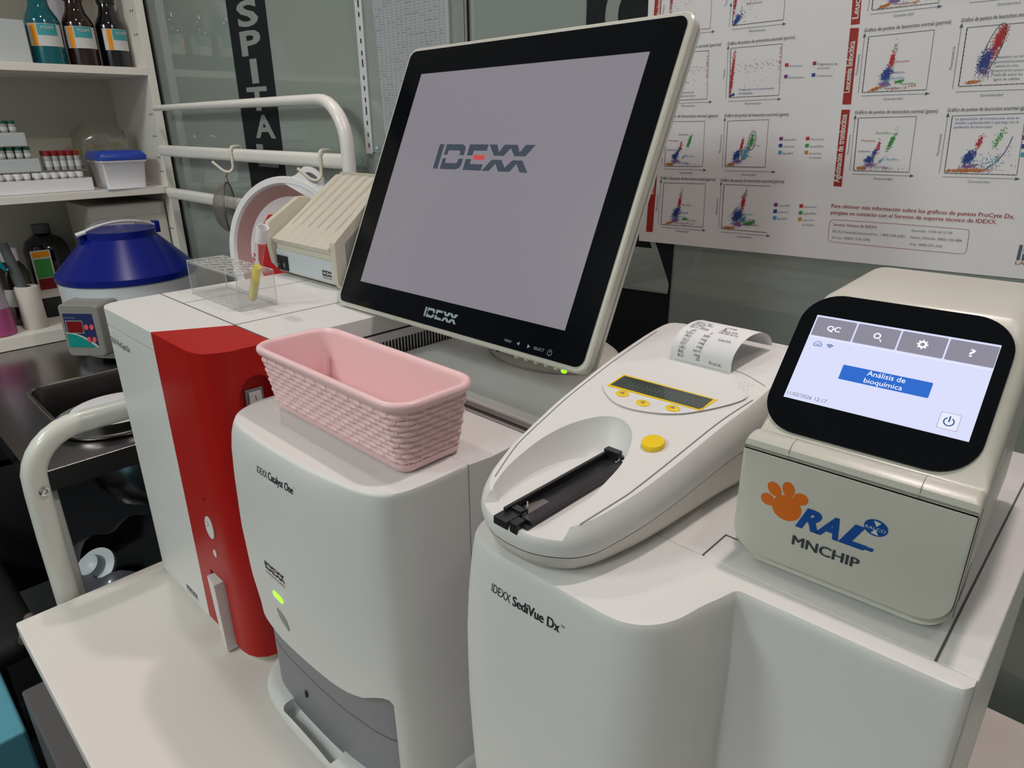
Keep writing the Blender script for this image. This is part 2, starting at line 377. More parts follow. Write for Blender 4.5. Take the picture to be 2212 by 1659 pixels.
# ================================================================== RED AND WHITE HAEMATOLOGY ANALYSER
r = root('hematology_analyser', (-0.03, 0.2, 0), 'tall white and red blood analyser at the left end of the table', 'analyser')
HB = [(-0.001, 0.0005), (0.043, 0.08), (0.135, 0.08), (0.135, 0.445), (-0.187, 0.445), (-0.187, 0.028), (-0.184, 0.014), (-0.176, 0.005), (-0.163, 0.0005)]
b = MB(); b.prism(HB, 0.006, 0.3885, 'shell'); b.prism(offs(HB, -0.0015), 0.3885, 0.390, 'seam'); b.prism(HB, 0.390, 0.413, 'shell')
part('housing', b, r, 0.0015)
g = MB()
for a, c in (((-0.187, 0.0792), (0.135, 0.0808)), ((0.0422, 0.08), (0.0436, 0.445)), ((-0.1087, 0.08), (-0.1079, 0.445))): g.box((a[0], a[1], 0.4128), (c[0], c[1], 0.4133), 'seam')
part('lid_seam', g, r)
RP = [(0.0, 0.0), (0.098, 0.0), (0.110, 0.002), (0.122, 0.008), (0.130, 0.017), (0.135, 0.030), (0.135, 0.0795), (0.0438, 0.0795)]
b = MB().prism(RP, 0.010, 0.4135, 'red')
slot = MB().box((0.040, -0.01, -0.01), (0.080, 0.0085, 0.106), 'red')
sw = MB(); sw.add(*(lambda L: (L, [tuple(range(24))[::-1], tuple(range(24, 48))] + [(i, (i + 1) % 24, 24 + (i + 1) % 24, 24 + i) for i in range(24)]))([(x, 0.0545 + 0.021 * math.cos(a * math.pi / 12), 0.352 + 0.027 * math.sin(a * math.pi / 12)) for x in (0.127, 0.15) for a in range(24)]), 'red')
part('front_panel', boolean(b, [slot, sw]), r, 0.0012, label='glossy red front panel')
part('foot', MB().prism(offs(RP, -0.006), 0, 0.0105, 'beige'), r)
part('foot', MB().prism(offs(HB, -0.004), 0, 0.0065, 'beige'), r)
s_ = part('power_switch', MB().box((0.1265, 0.042, 0.335), (0.1305, 0.063, 0.363), 'grey_mid'), r, 0.0008, label='grey rocker switch')
sm_ = MB(); sm_.box((0.1305, 0.0455, 0.338), (0.1325, 0.0595, 0.360), 'shell'); sm_.box((0.1325, 0.0522, 0.350), (0.1328, 0.0528, 0.356), 'ink')
part('rocker', sm_, s_)
part('sample_flap', MB().loft([[(0.0415, -0.006, 0.1005), (0.0735, -0.011, 0.1045), (0.0735, 0.005, 0.1045), (0.0415, 0.005, 0.1005)], [(0.0505, -0.006, 0.002), (0.077, -0.011, 0.002), (0.077, 0.005, 0.002), (0.0505, 0.005, 0.002)]], 'shell'), r, 0.001, label='narrow white sample door')
Ty = frame((0, 0, 0), (1, 0, 0), (0, 0, 1), (0, -1, 0))
part('start_button', MB().prism(ell(0.0697, 0.182, 0.0115, 0.0152, 32), 0.0, 0.0016, 'shell', Ty), r, 0.0005, label='white oval start button')
b = MB()
text(b, '~~', (0.0655, -0.0016, 0.180), (0.0735, -0.0016, 0.186), 'grey_mid'); text(b, '+', (0.068, -0.0016, 0.187), (0.071, -0.0016, 0.188), 'grey_mid')
part('button_mark', b, r, flat=True); b = MB()
text(b, 'IDEXX', (-0.1655, 0.0005, 0.3665), (-0.139, 0.0005, 0.3665), 'grey_print', h=.0085); text(b, 'ProCyte Dx', (-0.136, 0.0005, 0.3665), (-0.092, 0.0005, 0.3665), 'grey_print', h=.0085, bold=.008)
part('lettering', b, r, flat=True); b = MB()
logo(b, (-0.070, 0.0005, 0.0175), (1, 0, 0), (0, 0, 1), (0, -1, 0), 0.037, 'ink', 'red'); text(b, 'LABORATORIES', (-0.070, 0.0005, 0.0125), (-0.033, 0.0005, 0.0125), 'p_brick', h=.0026)
part('logo', b, r, flat=True)
part('indicator', MB().prism(ell(0.0700, 0.145, 0.0045, 0.0052, 20), 0, 0.001, 'shell', Ty), r)
part('indicator', MB().prism(ell(0.0665, 0.220, 0.0016, 0.0016, 12), 0, 0.001, 'dark_red', Ty), r)
b = MB()
for i in range(46):
    y = 0.203 + i * 0.0051
    b.box((0.1346, y, 0.3565), (0.1356, y + 0.0026, 0.3775), 'black_matte')
b.box((0.1346, 0.19, 0.3895), (0.1355, 0.445, 0.3908), 'black_matte')
part('side_vent', b, r, label='row of dark vertical vent slits')

# ================================================================== CHEMISTRY ANALYSER
r = root('chemistry_analyser', (0.29, 0.09, 0), 'white chemistry analyser with grey lower door, under the pink basket', 'analyser')
CP = smooth([(0.1545, 0.10), (0.1545, 0.070), (0.156, 0.045), (0.1625, 0.026), (0.174, 0.011), (0.193, 0.001), (0.2335, -0.0032), (0.2868, -0.0035), (0.330, -0.0018), (0.356, 0.001), (0.389, 0.0062), (0.4125, 0.0150), (0.4230, 0.030), (0.4268, 0.055), (0.4278, 0.0985)], 8, False)
i = next(k for k, p in enumerate(CP) if p[0] > 0.4105); pa, pb = CP[i - 1], CP[i]
def _at(x): f = (x - pa[0]) / (pb[0] - pa[0]); return (x, pa[1] + (pb[1] - pa[1]) * f)
CP = CP[:i] + [_at(pa[0] + (pb[0] - pa[0]) * .35), _at(pa[0] + (pb[0] - pa[0]) * .5)] + CP[i:]
XJ = pa[0] + (pb[0] - pa[0]) * .42      # where the cover drops down beside the grey door
BU = [(0.0, 0.0), (0.08, 0.001), (0.14, 0.004), (0.18, 0.008), (0.24, 0.010), (0.30, 0.0085), (0.33, 0.0066), (0.345, 0.0044), (0.354, 0.0018), (0.359, -0.0006), (0.36, -0.003)]
lowz = [(0.17, 0.1265), (0.2374, 0.1216), (0.2871, 0.1233), (0.3311, 0.1249), (0.3559, 0.1266), (0.3763, 0.1317), (0.392, 0.1405), (0.402, 0.1445), (0.408, 0.1440), (0.4113, 0.138)]
def bulge(poly, d):
    o = offs(poly, d); out = []
    for p, q in zip(poly, o):
        w = min(1, max(0, (0.098 - p[1]) / 0.06)) * (1 if p[0] < 0.41 else max(0, 1 - (p[0] - 0.41) / 0.015 * 1.0))
        out.append((p[0] + (q[0] - p[0]) * w, p[1] + (q[1] - p[1]) * w) if d > 0 else q)
    return out
rings = []
LV = [0.004, 0.03, 0.06, 0.09, 0.115, 0.1215, 0.124, 0.1265, 0.130, 0.134, 0.138, 0.1415, 0.1445, 0.15] + [0.16 + 0.0085 * k for k in range(22)] + [0.345, 0.350, 0.354, 0.357, 0.359, 0.36]
for lz in LV:
    ring = [(p, max(lz, interp(lowz, p[0]) if p[0] < XJ else 0.004)) for p in CP]
    out = []
    for (p, z) in ring:
        d = interp(BU, z); out.append((p, d, z))
    base = [q[0] for q in out]
    op = offs(base + [(0.1545, 0.0985)], 1.0)[:-1]
    rr_ = []
    for (p, d, z), o1 in zip(out, op):
        nx_, ny_ = o1[0] - p[0], o1[1] - p[1]
        if d < 0:
            rr_.append((p[0] + nx_ * d, p[1] + (0 if p[1] > 0.08 else ny_ * d), z)); continue
        if p[0] > 0.30:
            w = 1 if p[0] < 0.33 else max(0.0, 1 - ((p[0] - 0.33) / 0.098) ** 2); rr_.append((p[0], p[1] - d * w, z))
        else:
            w = min(1, max(0, (0.099 - p[1]) / 0.05)); rr_.append((p[0] + nx_ * d * w, p[1] + ny_ * d * w, z))
    rings.append(rr_)
b = MB(); b.loft(rings, 'shell', cap0=False, cap1=False, closed=False)
top = rings[-1]; b.add(top + [(0.4275, 0.0985, 0.36), (0.1545, 0.0985, 0.36)], [tuple(range(len(top) + 2))], 'shell')
part('front_cover', b, r, label='bulging white front cover', ang=50)
b = MB(); RB = [(0.156, 0.0992), (0.4278, 0.0992), (0.4312, 0.125), (0.430, 0.178), (0.156, 0.178)]
b.prism(RB, 0.004, 0.3595, 'shell'); b.prism([(0.160, 0.09), (0.4235, 0.09), (0.4235, 0.0995), (0.160, 0.0995)], 0.004, 0.3565, 'seam')
part('housing', b, r, 0.0012)
GP = offs(CP + [(0.1545, 0.0985)], -0.004); GP = [(min(x, 0.4135), y) for x, y in GP]
b = MB(); b.prism(GP, 0.018, 0.0865, 'door_grey'); b.prism(offs(GP, -0.0012), 0.0865, 0.0885, 'ink'); b.prism(GP, 0.0885, 0.15, 'door_grey')
part('lower_door', b, r, label='dark grey drawer door', ang=50)
b = MB(); SK = [(x, min(y, .0985)) for x, y in offs(CP + [(0.1545, 0.0985)], -0.001)]
b.loft([[(x, y, z) for x, y in offs(SK, d)] for z, d in ((0.003, 0.009), (0.006, 0.0135), (0.016, 0.0140), (0.0215, 0.0115), (0.0235, 0.0060), (0.0238, 0.0005))], 'shell')
hc_ = MB().loft([[(x, y, z) for x, y in rrect(0.226, -0.0145, 0.330, 0.004, 0.006, 5)] for z in (0.008, 0.05)], 'white_plastic')
part('base_skirt', boolean(b, [hc_]), r, ang=50, label='white foot rim with a finger recess')
for x, y in ((0.20, 0.03), (0.39, 0.03), (0.20, 0.15), (0.39, 0.15)): part('foot', MB().lathe([(0.01, 0), (0.01, 0.005)], 'dark_plastic', TR(x, y, 0), n=16), r)
CF = sorted((p[0], p[1]) for p in CP if 0.19 < p[0] < 0.39 and p[1] < 0.01)
def cy(x, z): return interp(CF, x) - interp(BU, z)      # front surface of the bulging cover
part('indicator', MB().loft([[(x, cy(x, z) + dy, z) for x, z in [(0.2585 + px_, 0.1905 + pz_ - px_ * 0.06) for px_, pz_ in rrect(-.010, -.0036, .010, .0036, .0035, 5)]] for dy in (0.002, -0.0006)], 'led_green'), r, label='glowing green status lamp')
bt = smooth([(0.2490, 0.171), (0.2565, 0.1695), (0.2645, 0.163), (0.2652, 0.1495), (0.2580, 0.152), (0.2500, 0.159)], 6)
part('release_button', MB().loft([[(x, cy(x, z) + dy, z) for x, z in bt] for dy in (0.002, -0.0007)], 'cf_grey'), r, label='grey leaf shaped button')
b = MB(); b.box((0.262, -0.0018, 0.054), (0.2655, -0.0002, 0.061), 'ink'); b.add([(0.262, -0.0018, 0.061), (0.266, -0.0018, 0.061), (0.2635, -0.0018, 0.066)], [(0, 1, 2)], 'ink')
part('lock_mark', b, r)
b = MB(); n_ = (0, -1, 0.03)
text(b, 'IDEXX', (0.2525, cy(.26, .331), 0.3305), (0.2715, cy(.26, .331), 0.3305), 'ink', n_, h=.0070); text(b, 'Catalyst One', (0.2735, cy(.29, .331), 0.3307), (0.3165, cy(.30, .331), 0.3312), 'ink', n_, h=.0078, bold=.02); text(b, 'TM', (0.3175, cy(.32, .331), 0.3375), (0.3195, cy(.32, .331), 0.3375), 'ink', n_, h=.0016)
for v in b.v: v.y = cy(v.x, v.z) - .00035
part('lettering', b, r, flat=True); b = MB()
logo(b, (0.2424, cy(.26, .222), 0.2185), (1, 0, 0), (0, 0, 1), (0, -1, 0), 0.039, 'ink', 'p_red', hs=1.25); text(b, 'LABORATORIES', (0.2412, cy(.26, .215), 0.2130), (0.2800, cy(.26, .215), 0.2130), 'p_brick', h=.0030)
for v in b.v: v.y = cy(v.x, v.z) - .00035
part('logo', b, r, flat=True)

# monitor platform behind it
r = root('platform_cabinet', (0.3, 0.31, 0), 'low white cabinet behind the chemistry analyser, monitor standing on it', 'cabinet')
part('housing', MB().box((0.142, 0.197, 0.003), (0.478, 0.431, 0.349), 'shell'), r, 0.003)
b = MB(); b.box((0.141, 0.199, 0.352), (0.479, 0.432, 0.3595), 'shell'); b.box((0.143, 0.203, 0.349), (0.477, 0.43, 0.352), 'seam'); b.tube([(0.141, 0.202, 0.3585), (0.479, 0.202, 0.3585)], 0.0025, 'shell', 10)
part('lid', b, r, 0.0025)
for x, y in ((0.17, 0.22), (0.45, 0.22), (0.17, 0.41), (0.45, 0.41)): part('foot', MB().lathe([(0.012, 0), (0.012, 0.004)], 'dark_plastic', TR(x, y, 0), n=16), r)

# ================================================================== SEDIMENT ANALYSER
r = root('sediment_analyser', (0.65, 0.25, 0), 'large white sediment analyser with rounded nose, under the printer unit', 'analyser')
nose = smooth([(0.4965, 0.075), (0.4972, 0.055), (0.5015, 0.0385), (0.510, 0.0290), (0.5225, 0.0243), (0.5379, 0.0223), (0.5672, 0.0226), (0.5943, 0.0230), (0.6202, 0.0232), (0.6343, 0.0242), (0.6461, 0.0284), (0.6566, 0.0378), (0.6642, 0.0522), (0.669, 0.0724), (0.6729, 0.0853), (0.6764, 0.098)], 6, False)
SP = nose + [(0.678, 0.0998), (0.695, 0.1003), (0.75, 0.1022), (0.794, 0.1040), (0.7985, 0.1050), (0.8010, 0.1075), (0.8018, 0.1135), (0.8018, 0.1185)] + [(0.4965, 0.1185)]
BS = [(0.0, -0.004), (0.05, -0.001), (0.12, 0.004), (0.20, 0.0075), (0.27, 0.0075), (0.32, 0.0045), (0.345, 0.0012), (0.3565, -0.0008), (0.3595, -0.0022), (0.36, -0.0042)]
op = offs(SP, 1.0); rings = []
for z in [0.004] + [0.004 + 0.034 * k for k in range(1, 10)] + [0.335, 0.345, 0.352, 0.3565, 0.3585, 0.3595, 0.36]:
    d = interp(BS, z); rg = []
    for p, o1 in zip(SP, op):
        w = 1.0 if d < 0 and p[1] < 0.11 else (0 if p[1] > 0.11 else min(1, max(0, (0.105 - p[1]) / 0.04)))
        if p[0] > 0.678 and d > 0: w = 0
        rg.append((p[0] + (o1[0] - p[0]) * d * w, p[1] + (o1[1] - p[1]) * d * w, z))
    rings.append(rg)
part('front_cover', MB().loft(rings, 'shell'), r, label='white front cover with rounded nose', ang=50)
b = MB(); b.box((0.4965, 0.1197, 0.004), (0.803, 0.45, 0.3596), 'shell'); b.box((0.499, 0.11, 0.006), (0.7995, 0.13, 0.3585), 'seam')
part('housing', b, r, 0.0015)
g = MB(); g.box((0.6405, 0.1197, 0.3594), (0.6417, 0.152, 0.36), 'seam'); g.box((0.6405, 0.152, 0.3594), (0.70, 0.1532, 0.36), 'seam'); g.box((0.7815, 0.1197, 0.3594), (0.7828, 0.45, 0.36), 'seam')
part('lid_seam', g, r)
for x, y in ((0.53, 0.06), (0.77, 0.14), (0.53, 0.42), (0.77, 0.42)): part('foot', MB().lathe([(0.012, 0), (0.012, 0.005)], 'dark_plastic', TR(x, y, 0), n=16), r)
b = MB(); yS = 0.0226 - 0.0035
text(b, 'IDEXX', (0.5367, yS - 0.0006, 0.3312), (0.5545, yS, 0.3305), 'ink', (0, -1, .05), h=.0068); text(b, 'SediVue Dx', (0.5570, yS, 0.3303), (0.5975, yS + .0006, 0.3310), 'ink', (0, -1, .05), h=.0074, bold=.025, lift=.0006); text(b, 'TM', (0.5985, yS, 0.3358), (0.6015, yS, 0.3360), 'ink', (0, -1, .05), h=.0020)
NF = [p for p in nose if p[0] > 0.53 and p[1] < 0.03]
for v in b.v: v.y = interp(NF, v.x) - interp(BS, v.z) - .00035
part('lettering', b, r, flat=True)

# ================================================================== URINE ANALYSER with printer
r = root('urine_strip_analyser', (0.55, 0.18, 0.36), 'white teardrop shaped urine strip reader with yellow buttons, printing a paper slip', 'analyser')
SL = 0.19
def zt(y): return 0.397 + SL * (y - 0.04)
NS = [(0.0255, 0.0), (0.0262, 0.010), (0.0285, 0.019), (0.033, 0.028), (0.0400, 0.0370)]
HL = NS + [(0.048, 0.0435), (0.06, 0.050), (0.08, 0.0565), (0.094, 0.0600), (0.13, 0.0660), (0.16, 0.0698), (0.20, 0.0728), (0.236, 0.0748), (0.28, 0.0745), (0.31, 0.072), (0.322, 0.067), (0.326, 0.055)]
HR = NS + [(0.048, 0.0420), (0.06, 0.0465), (0.08, 0.0510), (0.10, 0.0545), (0.13, 0.0575), (0.16, 0.0595), (0.19, 0.0615), (0.23, 0.0655), (0.28, 0.0668), (0.31, 0.066), (0.322, 0.062), (0.326, 0.055)]
OUT = [(0.552 - w, y) for y, w in reversed(smooth(HL, 4, False))] + [(0.552 + w, y) for y, w in smooth(HR, 4, False)[1:]]
def lv(zf, d):
    return [(x, y, zf(y)) for x, y in offs(OUT, d)]
seamz = lambda y: 0.3765 + 0.13 * max(0, y - 0.05)
b = MB()
b.loft([lv(lambda y: 0.3615, -0.008), lv(lambda y: 0.3645, -0.001), lv(lambda y: min(0.372, seamz(y) - 0.002), 0.003), lv(lambda y: seamz(y) - 0.0004, 0.0045)], 'shell_warm', cap1=False)
b.loft([lv(lambda y: seamz(y) - 0.0006, 0.0035), lv(lambda y: seamz(y) + 0.0008, 0.0035)], 'seam', False, False)
part('lower_housing', b, r, ang=50)
up = MB()
up.loft([lv(lambda y: seamz(y) + 0.0002, -0.002), lv(lambda y: seamz(y) + 0.0004, 0.0048), lv(lambda y: seamz(y) + (zt(y) - seamz(y)) * 0.35, 0.0062), lv(lambda y: seamz(y) + (zt(y) - seamz(y)) * 0.62, 0.0052), lv(lambda y: seamz(y) + (zt(y) - seamz(y)) * 0.82, 0.0030),
         lv(lambda y: zt(y) - 0.0012, 0.0008), lv(zt, -0.0002)], 'shell')
cp = smooth([(0.5195, 0.0385), (0.5150, 0.0460), (0.5088, 0.0692), (0.5073, 0.1044), (0.5139, 0.1326), (0.5281, 0.1527), (0.5442, 0.1572), (0.5611, 0.1464), (0.5733, 0.1239), (0.5783, 0.106), (0.5812, 0.0802), (0.5865, 0.0447)], 6, False) + [(0.592, 0.030), (0.602, -0.02), (0.50, -0.02), (0.512, 0.030)]
def shr(p, k):
    x, y = p
    if y < 0.03: return p
    cx_, cy_ = 0.549, 0.06
    return (cx_ + (x - cx_) * (1 - k * (1 if x < cx_ else 0.35)), y if y < cy_ else cy_ + (y - cy_) * (1 - k * 0.9))
ct = MB(); ct.loft([[(*shr(p, 0.20), 0.3895) for p in cp], [(*shr(p, 0.10), 0.3925 + 0.03 * max(0, p[1] - .04)) for p in cp], [(*p, zt(max(p[1], 0.03)) + 0.0005) for p in cp], [(*p, 0.50) for p in cp]], 'shell')
grv = MB()
gl = [(0.5105, 0.050), (0.5010, 0.075), (0.4955, 0.094), (0.4900, 0.130), (0.4861, 0.160), (0.4835, 0.20), (0.4820, 0.2358), (0.4830, 0.300)]
gr = [(0.5925, 0.0445), (0.5985, 0.075), (0.6010, 0.0901), (0.6040, 0.127), (0.6085, 0.190), (0.6150, 0.2302)]
U_ = boolean(up, [ct])
part('upper_housing', U_, r, ang=40)
def strip(mb, pts, w, m, h0=0.0002, h1=0.0004, zf=zt):
    pts = smooth(pts, 4, False)
    for (x0, y0), (x1, y1) in zip(pts, pts[1:]):
        d = Vector((x1 - x0, y1 - y0)).normalized(); nx, ny = -d.y * w / 2, d.x * w / 2
        mb.add([(x0 + nx, y0 + ny, zf(y0) + h1), (x0 - nx, y0 - ny, zf(y0) + h1), (x1 - nx, y1 - ny, zf(y1) + h1), (x1 + nx, y1 + ny, zf(y1) + h1)], [(0, 1, 2, 3)], m)
g = MB(); strip(g, gl, 0.0007, 'grey_mid'); part('groove', g, r, flat=True); g = MB(); strip(g, gr, 0.0010, 'grey_mid')
part('groove', g, r, flat=True); g = MB(); strip(g, [(0.5787, 0.2657), (0.590, 0.2640), (0.600, 0.2600), (0.6134, 0.2538)], 0.0006, 'grey_mid'); part('groove', g, r, flat=True)
UP_ = Vector((0, -SL, 1)).normalized(); YD = Vector((0, 1, SL)).normalized()
def ua(x, y, h=0): return Vector((x, y, zt(y))) + UP_ * h
def uap(mb, poly, h0, h1, m): mb.loft([[ua(x, y, h0) for x, y in poly], [ua(x, y, h1) for x, y in poly]], m)
dome = smooth([(0.5090, 0.1839), (0.4973, 0.1991), (0.4905, 0.2230), (0.5044, 0.2365), (0.5358, 0.2433), (0.5708, 0.2420), (0.5972, 0.2370), (0.6085, 0.2300), (0.6008, 0.2120), (0.5792, 0.1865), (0.5544, 0.1749), (0.5302, 0.1731)], 6)
d_ = part('display_cover', MB().loft([[ua(x, y, 0) for x, y in dome], [ua(x, y, 0.0010) for x, y in offs(dome, -0.0004)], [ua(x, y, 0.0016) for x, y in offs(dome, -0.0015)]], 'shell'), r, label='raised oval window around the display', ang=50)
strip(q_ := MB(), [(x, y) for x, y in smooth([(0.4905, 0.2230), (0.5044, 0.2365), (0.5358, 0.2433), (0.5708, 0.2420), (0.5972, 0.2370), (0.6085, 0.2315)], 2, False)], 0.0007, 'grey_mid', h1=0.0009); part('hinge_line', q_, r, flat=True)
b = MB(); uap(b, [(0.5050, 0.1905), (0.5900, 0.1950), (0.5935, 0.2150), (0.5065, 0.2130)], 0.0015, 0.0021, 'yellow'); fr_ = part('display_frame', b, r, label='yellow frame of the display')
b = MB(); uap(b, [(0.5070, 0.1928), (0.5885, 0.1962), (0.5905, 0.2133), (0.5085, 0.2108)], 0.0021, 0.0024, 'lcd')
for k in range(17):
    x = 0.519 + k * 0.0042; sk = (x - .507) * .045
    for j in range(2): uap(b, [(x, 0.1945 + j * .0052 + sk), (x + 0.0036, 0.1946 + j * .0052 + sk), (x + 0.0038, 0.1990 + j * .0052 + sk), (x + 0.0002, 0.1989 + j * .0052 + sk)], 0.0024, 0.00245, 'lcd_line'); uap(b, [(x + .0002, 0.1947 + j * .0052 + sk), (x + 0.0034, 0.1948 + j * .0052 + sk), (x + 0.0036, 0.1988 + j * .0052 + sk), (x + 0.0004, 0.1987 + j * .0052 + sk)], 0.00245, 0.0025, 'lcd')
part('display', b, fr_, label='dark liquid crystal display')
for x, y in ((0.5239, 0.1862), (0.5465, 0.1822), (0.5705, 0.1875)):
    k_ = part('arrow_button', MB().loft([[ua(p, q, h) for p, q in ell(x, y, .0058 - dd, .0042 - dd, 28)] for h, dd in ((.0014, 0), (.0022, 0), (.0026, .0006))], 'yellow'), r, label='small oval yellow arrow button', ang=50)
    part('arrow_mark', MB().add([ua(x - .0024, y - .0012, .0027), ua(x + .0024, y - .0012, .0027), ua(x, y + .0022, .0027)], [(0, 1, 2)], 'grey_mid'), k_, flat=True)
part('start_button', MB().loft([[ua(p, q, h) for p, q in ell(0.5836, 0.1405, .0086 - dd, .0086 - dd, 36)] for h, dd in ((-.001, 0), (.0028, 0), (.0038, .0006), (.0041, .0018))], 'yellow'), r, label='big round yellow start button', ang=30)
for ix, iy in ((0, 0), (1, 0), (-.5, 1), (.5, 1), (1.5, 1), (-1, 2), (0, 2), (1, 2), (-.5, 3), (.5, 3), (1.5, 3)):
    part('grip_bump', MB().lathe([(.0013, 0), (.001, .0006), (.0004, .0009)], 'shell', frame(ua(0.5985 + ix * .0036, 0.2390 + iy * .0042 - ix * .0006, 0), (1, 0, 0), YD, UP_), n=10), r)
# strip tray
b = MB(); b.box((0.5405, 0.026, 0.3895), (0.5645, 0.142, 0.3915), 'black'); b.box((0.5405, 0.028, 0.3915), (0.5432, 0.142, 0.3965), 'black'); b.box((0.5560, 0.030, 0.3915), (0.5645, 0.142, 0.3945), 'black')
b.box((0.5395, 0.0195, 0.3875), (0.5520, 0.0330, 0.3935), 'black'); b.box((0.5535, 0.0205, 0.3865), (0.5600, 0.0290, 0.3945), 'black'); b.box((0.5405, 0.1400, 0.3905), (0.5540, 0.1460, 0.3990), 'black'); b.box((0.5555, 0.1400, 0.3905), (0.5660, 0.1450, 0.3975), 'black')
b.box((0.5430, 0.0330, 0.3935), (0.5525, 0.0380, 0.3955), 'black')
tr_ = part('strip_tray', b, r, 0.0004, label='black plastic strip tray')
part('pin', MB().tube([(0.5555, 0.0355, 0.392), (0.5555, 0.0355, 0.4035)], 0.0006, 'chrome', 8), tr_, label='thin steel pin')
b = MB(); b.add([(0.5445, 0.044, 0.3920), (0.5545, 0.038, 0.3920), (0.5560, 0.060, 0.3920), (0.5480, 0.060, 0.3920)], [(0, 1, 2, 3)], 'mesh_metal'); part('reference_pad', b, tr_, flat=True)
# printed slip
path = smooth([(0.2590, 0.4375), (0.2585, 0.4480), (0.2620, 0.4565), (0.2705, 0.4640), (0.2830, 0.4680), (0.2970, 0.4675), (0.3070, 0.4625), (0.3120, 0.4560), (0.3125, 0.4525)], 8, False)
acc = [0]
for (a, c), (d, e) in zip(path, path[1:]): acc.append(acc[-1] + math.hypot(d - a, e - c))
def pp(u, s):
    s = max(0, min(acc[-1] - 1e-6, s)); k = next(i for i in range(len(acc) - 1) if acc[i + 1] >= s); f = (s - acc[k]) / (acc[k + 1] - acc[k])
    y = path[k][0] + (path[k + 1][0] - path[k][0]) * f; z = path[k][1] + (path[k + 1][1] - path[k][1]) * f
    ty, tz = path[k + 1][0] - path[k][0], path[k + 1][1] - path[k][1]; l = math.hypot(ty, tz)
    return Vector((0.5235 + u + (y - 0.258) * 0.18, y, z)), Vector((0, -tz / l, ty / l))
rc = root('receipt', (0.55, 0.262, 0.437), 'curling printed paper slip coming out of the urine strip reader', 'paper slip')
b = MB(); N_ = len(acc)
for off_, mm in ((0.0, 'paper'),):
    b.add([pp(u, acc[i])[0] for i in range(N_) for u in (0, .0575)], [(2 * i, 2 * i + 1, 2 * i + 3, 2 * i + 2) for i in range(N_ - 1)], 'paper')
    b.add([pp(u, acc[i])[0] - pp(u, acc[i])[1] * .00012 for i in range(N_) for u in (0, .0575)], [(2 * i, 2 * i + 2, 2 * i + 3, 2 * i + 1) for i in range(N_ - 1)], 'paper')
part('paper', b, rc, flat=True)
b = MB()
def rtxt(s, u, row, wd, h=.0028):
    vs, fs, w = glyphs(s, 0.0, 0.0); k = wd / w
    pts = []
    for x, y in vs:
        p, nn = pp(u + x * k, row + y * h / .72); pts.append(p + nn * .0002)
    b.add(pts, fs, 'ink')
cw = .0019
for i in range(34): rtxt('.', .004 + i * .00150, .0020, .0004, .0030)
rows = [('BLD', '25', 'Ery/uL'), ('BIL', 'neg', ''), ('UBG', 'norm', ''), ('KET', 'neg', ''), ('GLU', 'neg', ''), ('PRO', 'neg', ''), ('*LEU', '500', 'Leu/uL'), ('pH', '7', '')]
for i, (a, c, d) in enumerate(rows):
    z_ = .0055 + i * .0037
    rtxt(a, .0055 + .0075 - cw * len(a), z_, cw * len(a)); rtxt(c, .0285 - cw * len(c), z_, cw * len(c))
    if d: rtxt(d, .0375 if d[0] == 'L' else .0375, z_ - .0004, cw * len(d))
for i, (a, c) in enumerate((('02.11.2026', '10:30 a.m.'), ('ID Pac.', 'MELA-525'), ('No de sec.', '1'), ('Dev. tip', '11038'))):
    rtxt(a, .004, .0358 + i * .0034, cw * len(a) * .95); rtxt(c, .032, .0358 + i * .0034, cw * len(c) * .95)
part('printed_text', b, rc, flat=True)
b = MB(); vs, fs, w = glyphs('UA', .03, .3); 
b.add([(lambda p, nn: p - nn * .0004)(*pp(.050 - x * .011 / w, .0600 + y * .0035)) for x, y in vs], fs, 'ink'); part('printed_mark', b, rc, flat=True)

# ================================================================== BIOCHEMISTRY TABLETOP UNIT with touch screen
r = root('biochemistry_analyser', (0.72, 0.2, 0.36), 'compact cream analyser with lit touch screen and orange paw logo', 'analyser')
A_ = math.radians(2.6); MO = Vector((0.6545, 0.1318, 0.3602)); TM = Matrix.Translation(MO) @ Matrix.Rotation(A_, 4, 'Z')
WM = 0.1275
def sec(y, zb, ztp, rt_, rb_, x0=0.0, x1=WM):
    out = []
    for (cx_, cz_, a0, rr_) in ((x0, zb, 180, rb_), (x1, zb, 270, rb_), (x1, ztp, 0, rt_), (x0, ztp, 90, rt_)):
        sx = 1 if cx_ == x0 else -1; sz = 1 if cz_ == zb else -1
        for k in range(7):
            a = math.radians(a0 + 15 * k); out.append((cx_ + sx * rr_ + rr_ * math.cos(a), y, cz_ + sz * rr_ + rr_ * math.sin(a)))
    return out
b = MB()
b.loft([sec(0.0065, 0.004, 0.0800, 0.001, 0.016, .001, WM - .001), sec(0.0045, 0.002, 0.0812, 0.002, 0.018), sec(0.0215, 0.0015, 0.0812, 0.002, 0.018)], 'shell_mn', T=TM)
b.loft([sec(0.0215, 0.0015, 0.0812, 0.002, 0.018)] + [sec(0.205, 0.0015, 0.0812, 0.002, 0.018)], 'shell_mn', T=TM)
prof = [(0.0025, 0.0822, .003), (0.0010, 0.0845, .003), (0.0020, 0.0880, .004), (0.0060, 0.0907, .005), (0.0120, 0.0912, .006), (0.0180, 0.0895, .007), (0.0240, 0.0868, .008)]
c46, s46 = math.cos(math.radians(46)), math.sin(math.radians(46))
for k in range(9):
    v = -0.0555 + k * 0.1065 / 8; prof.append((0.0643 + v * c46, 0.1276 + v * s46, .009 + .0009 * k))
prof += [(0.1030, 0.1660, .017), (0.1090, 0.1672, .018), (0.1200, 0.1675, .019), (0.205, 0.1675, .019), (0.212, 0.165, .019)]
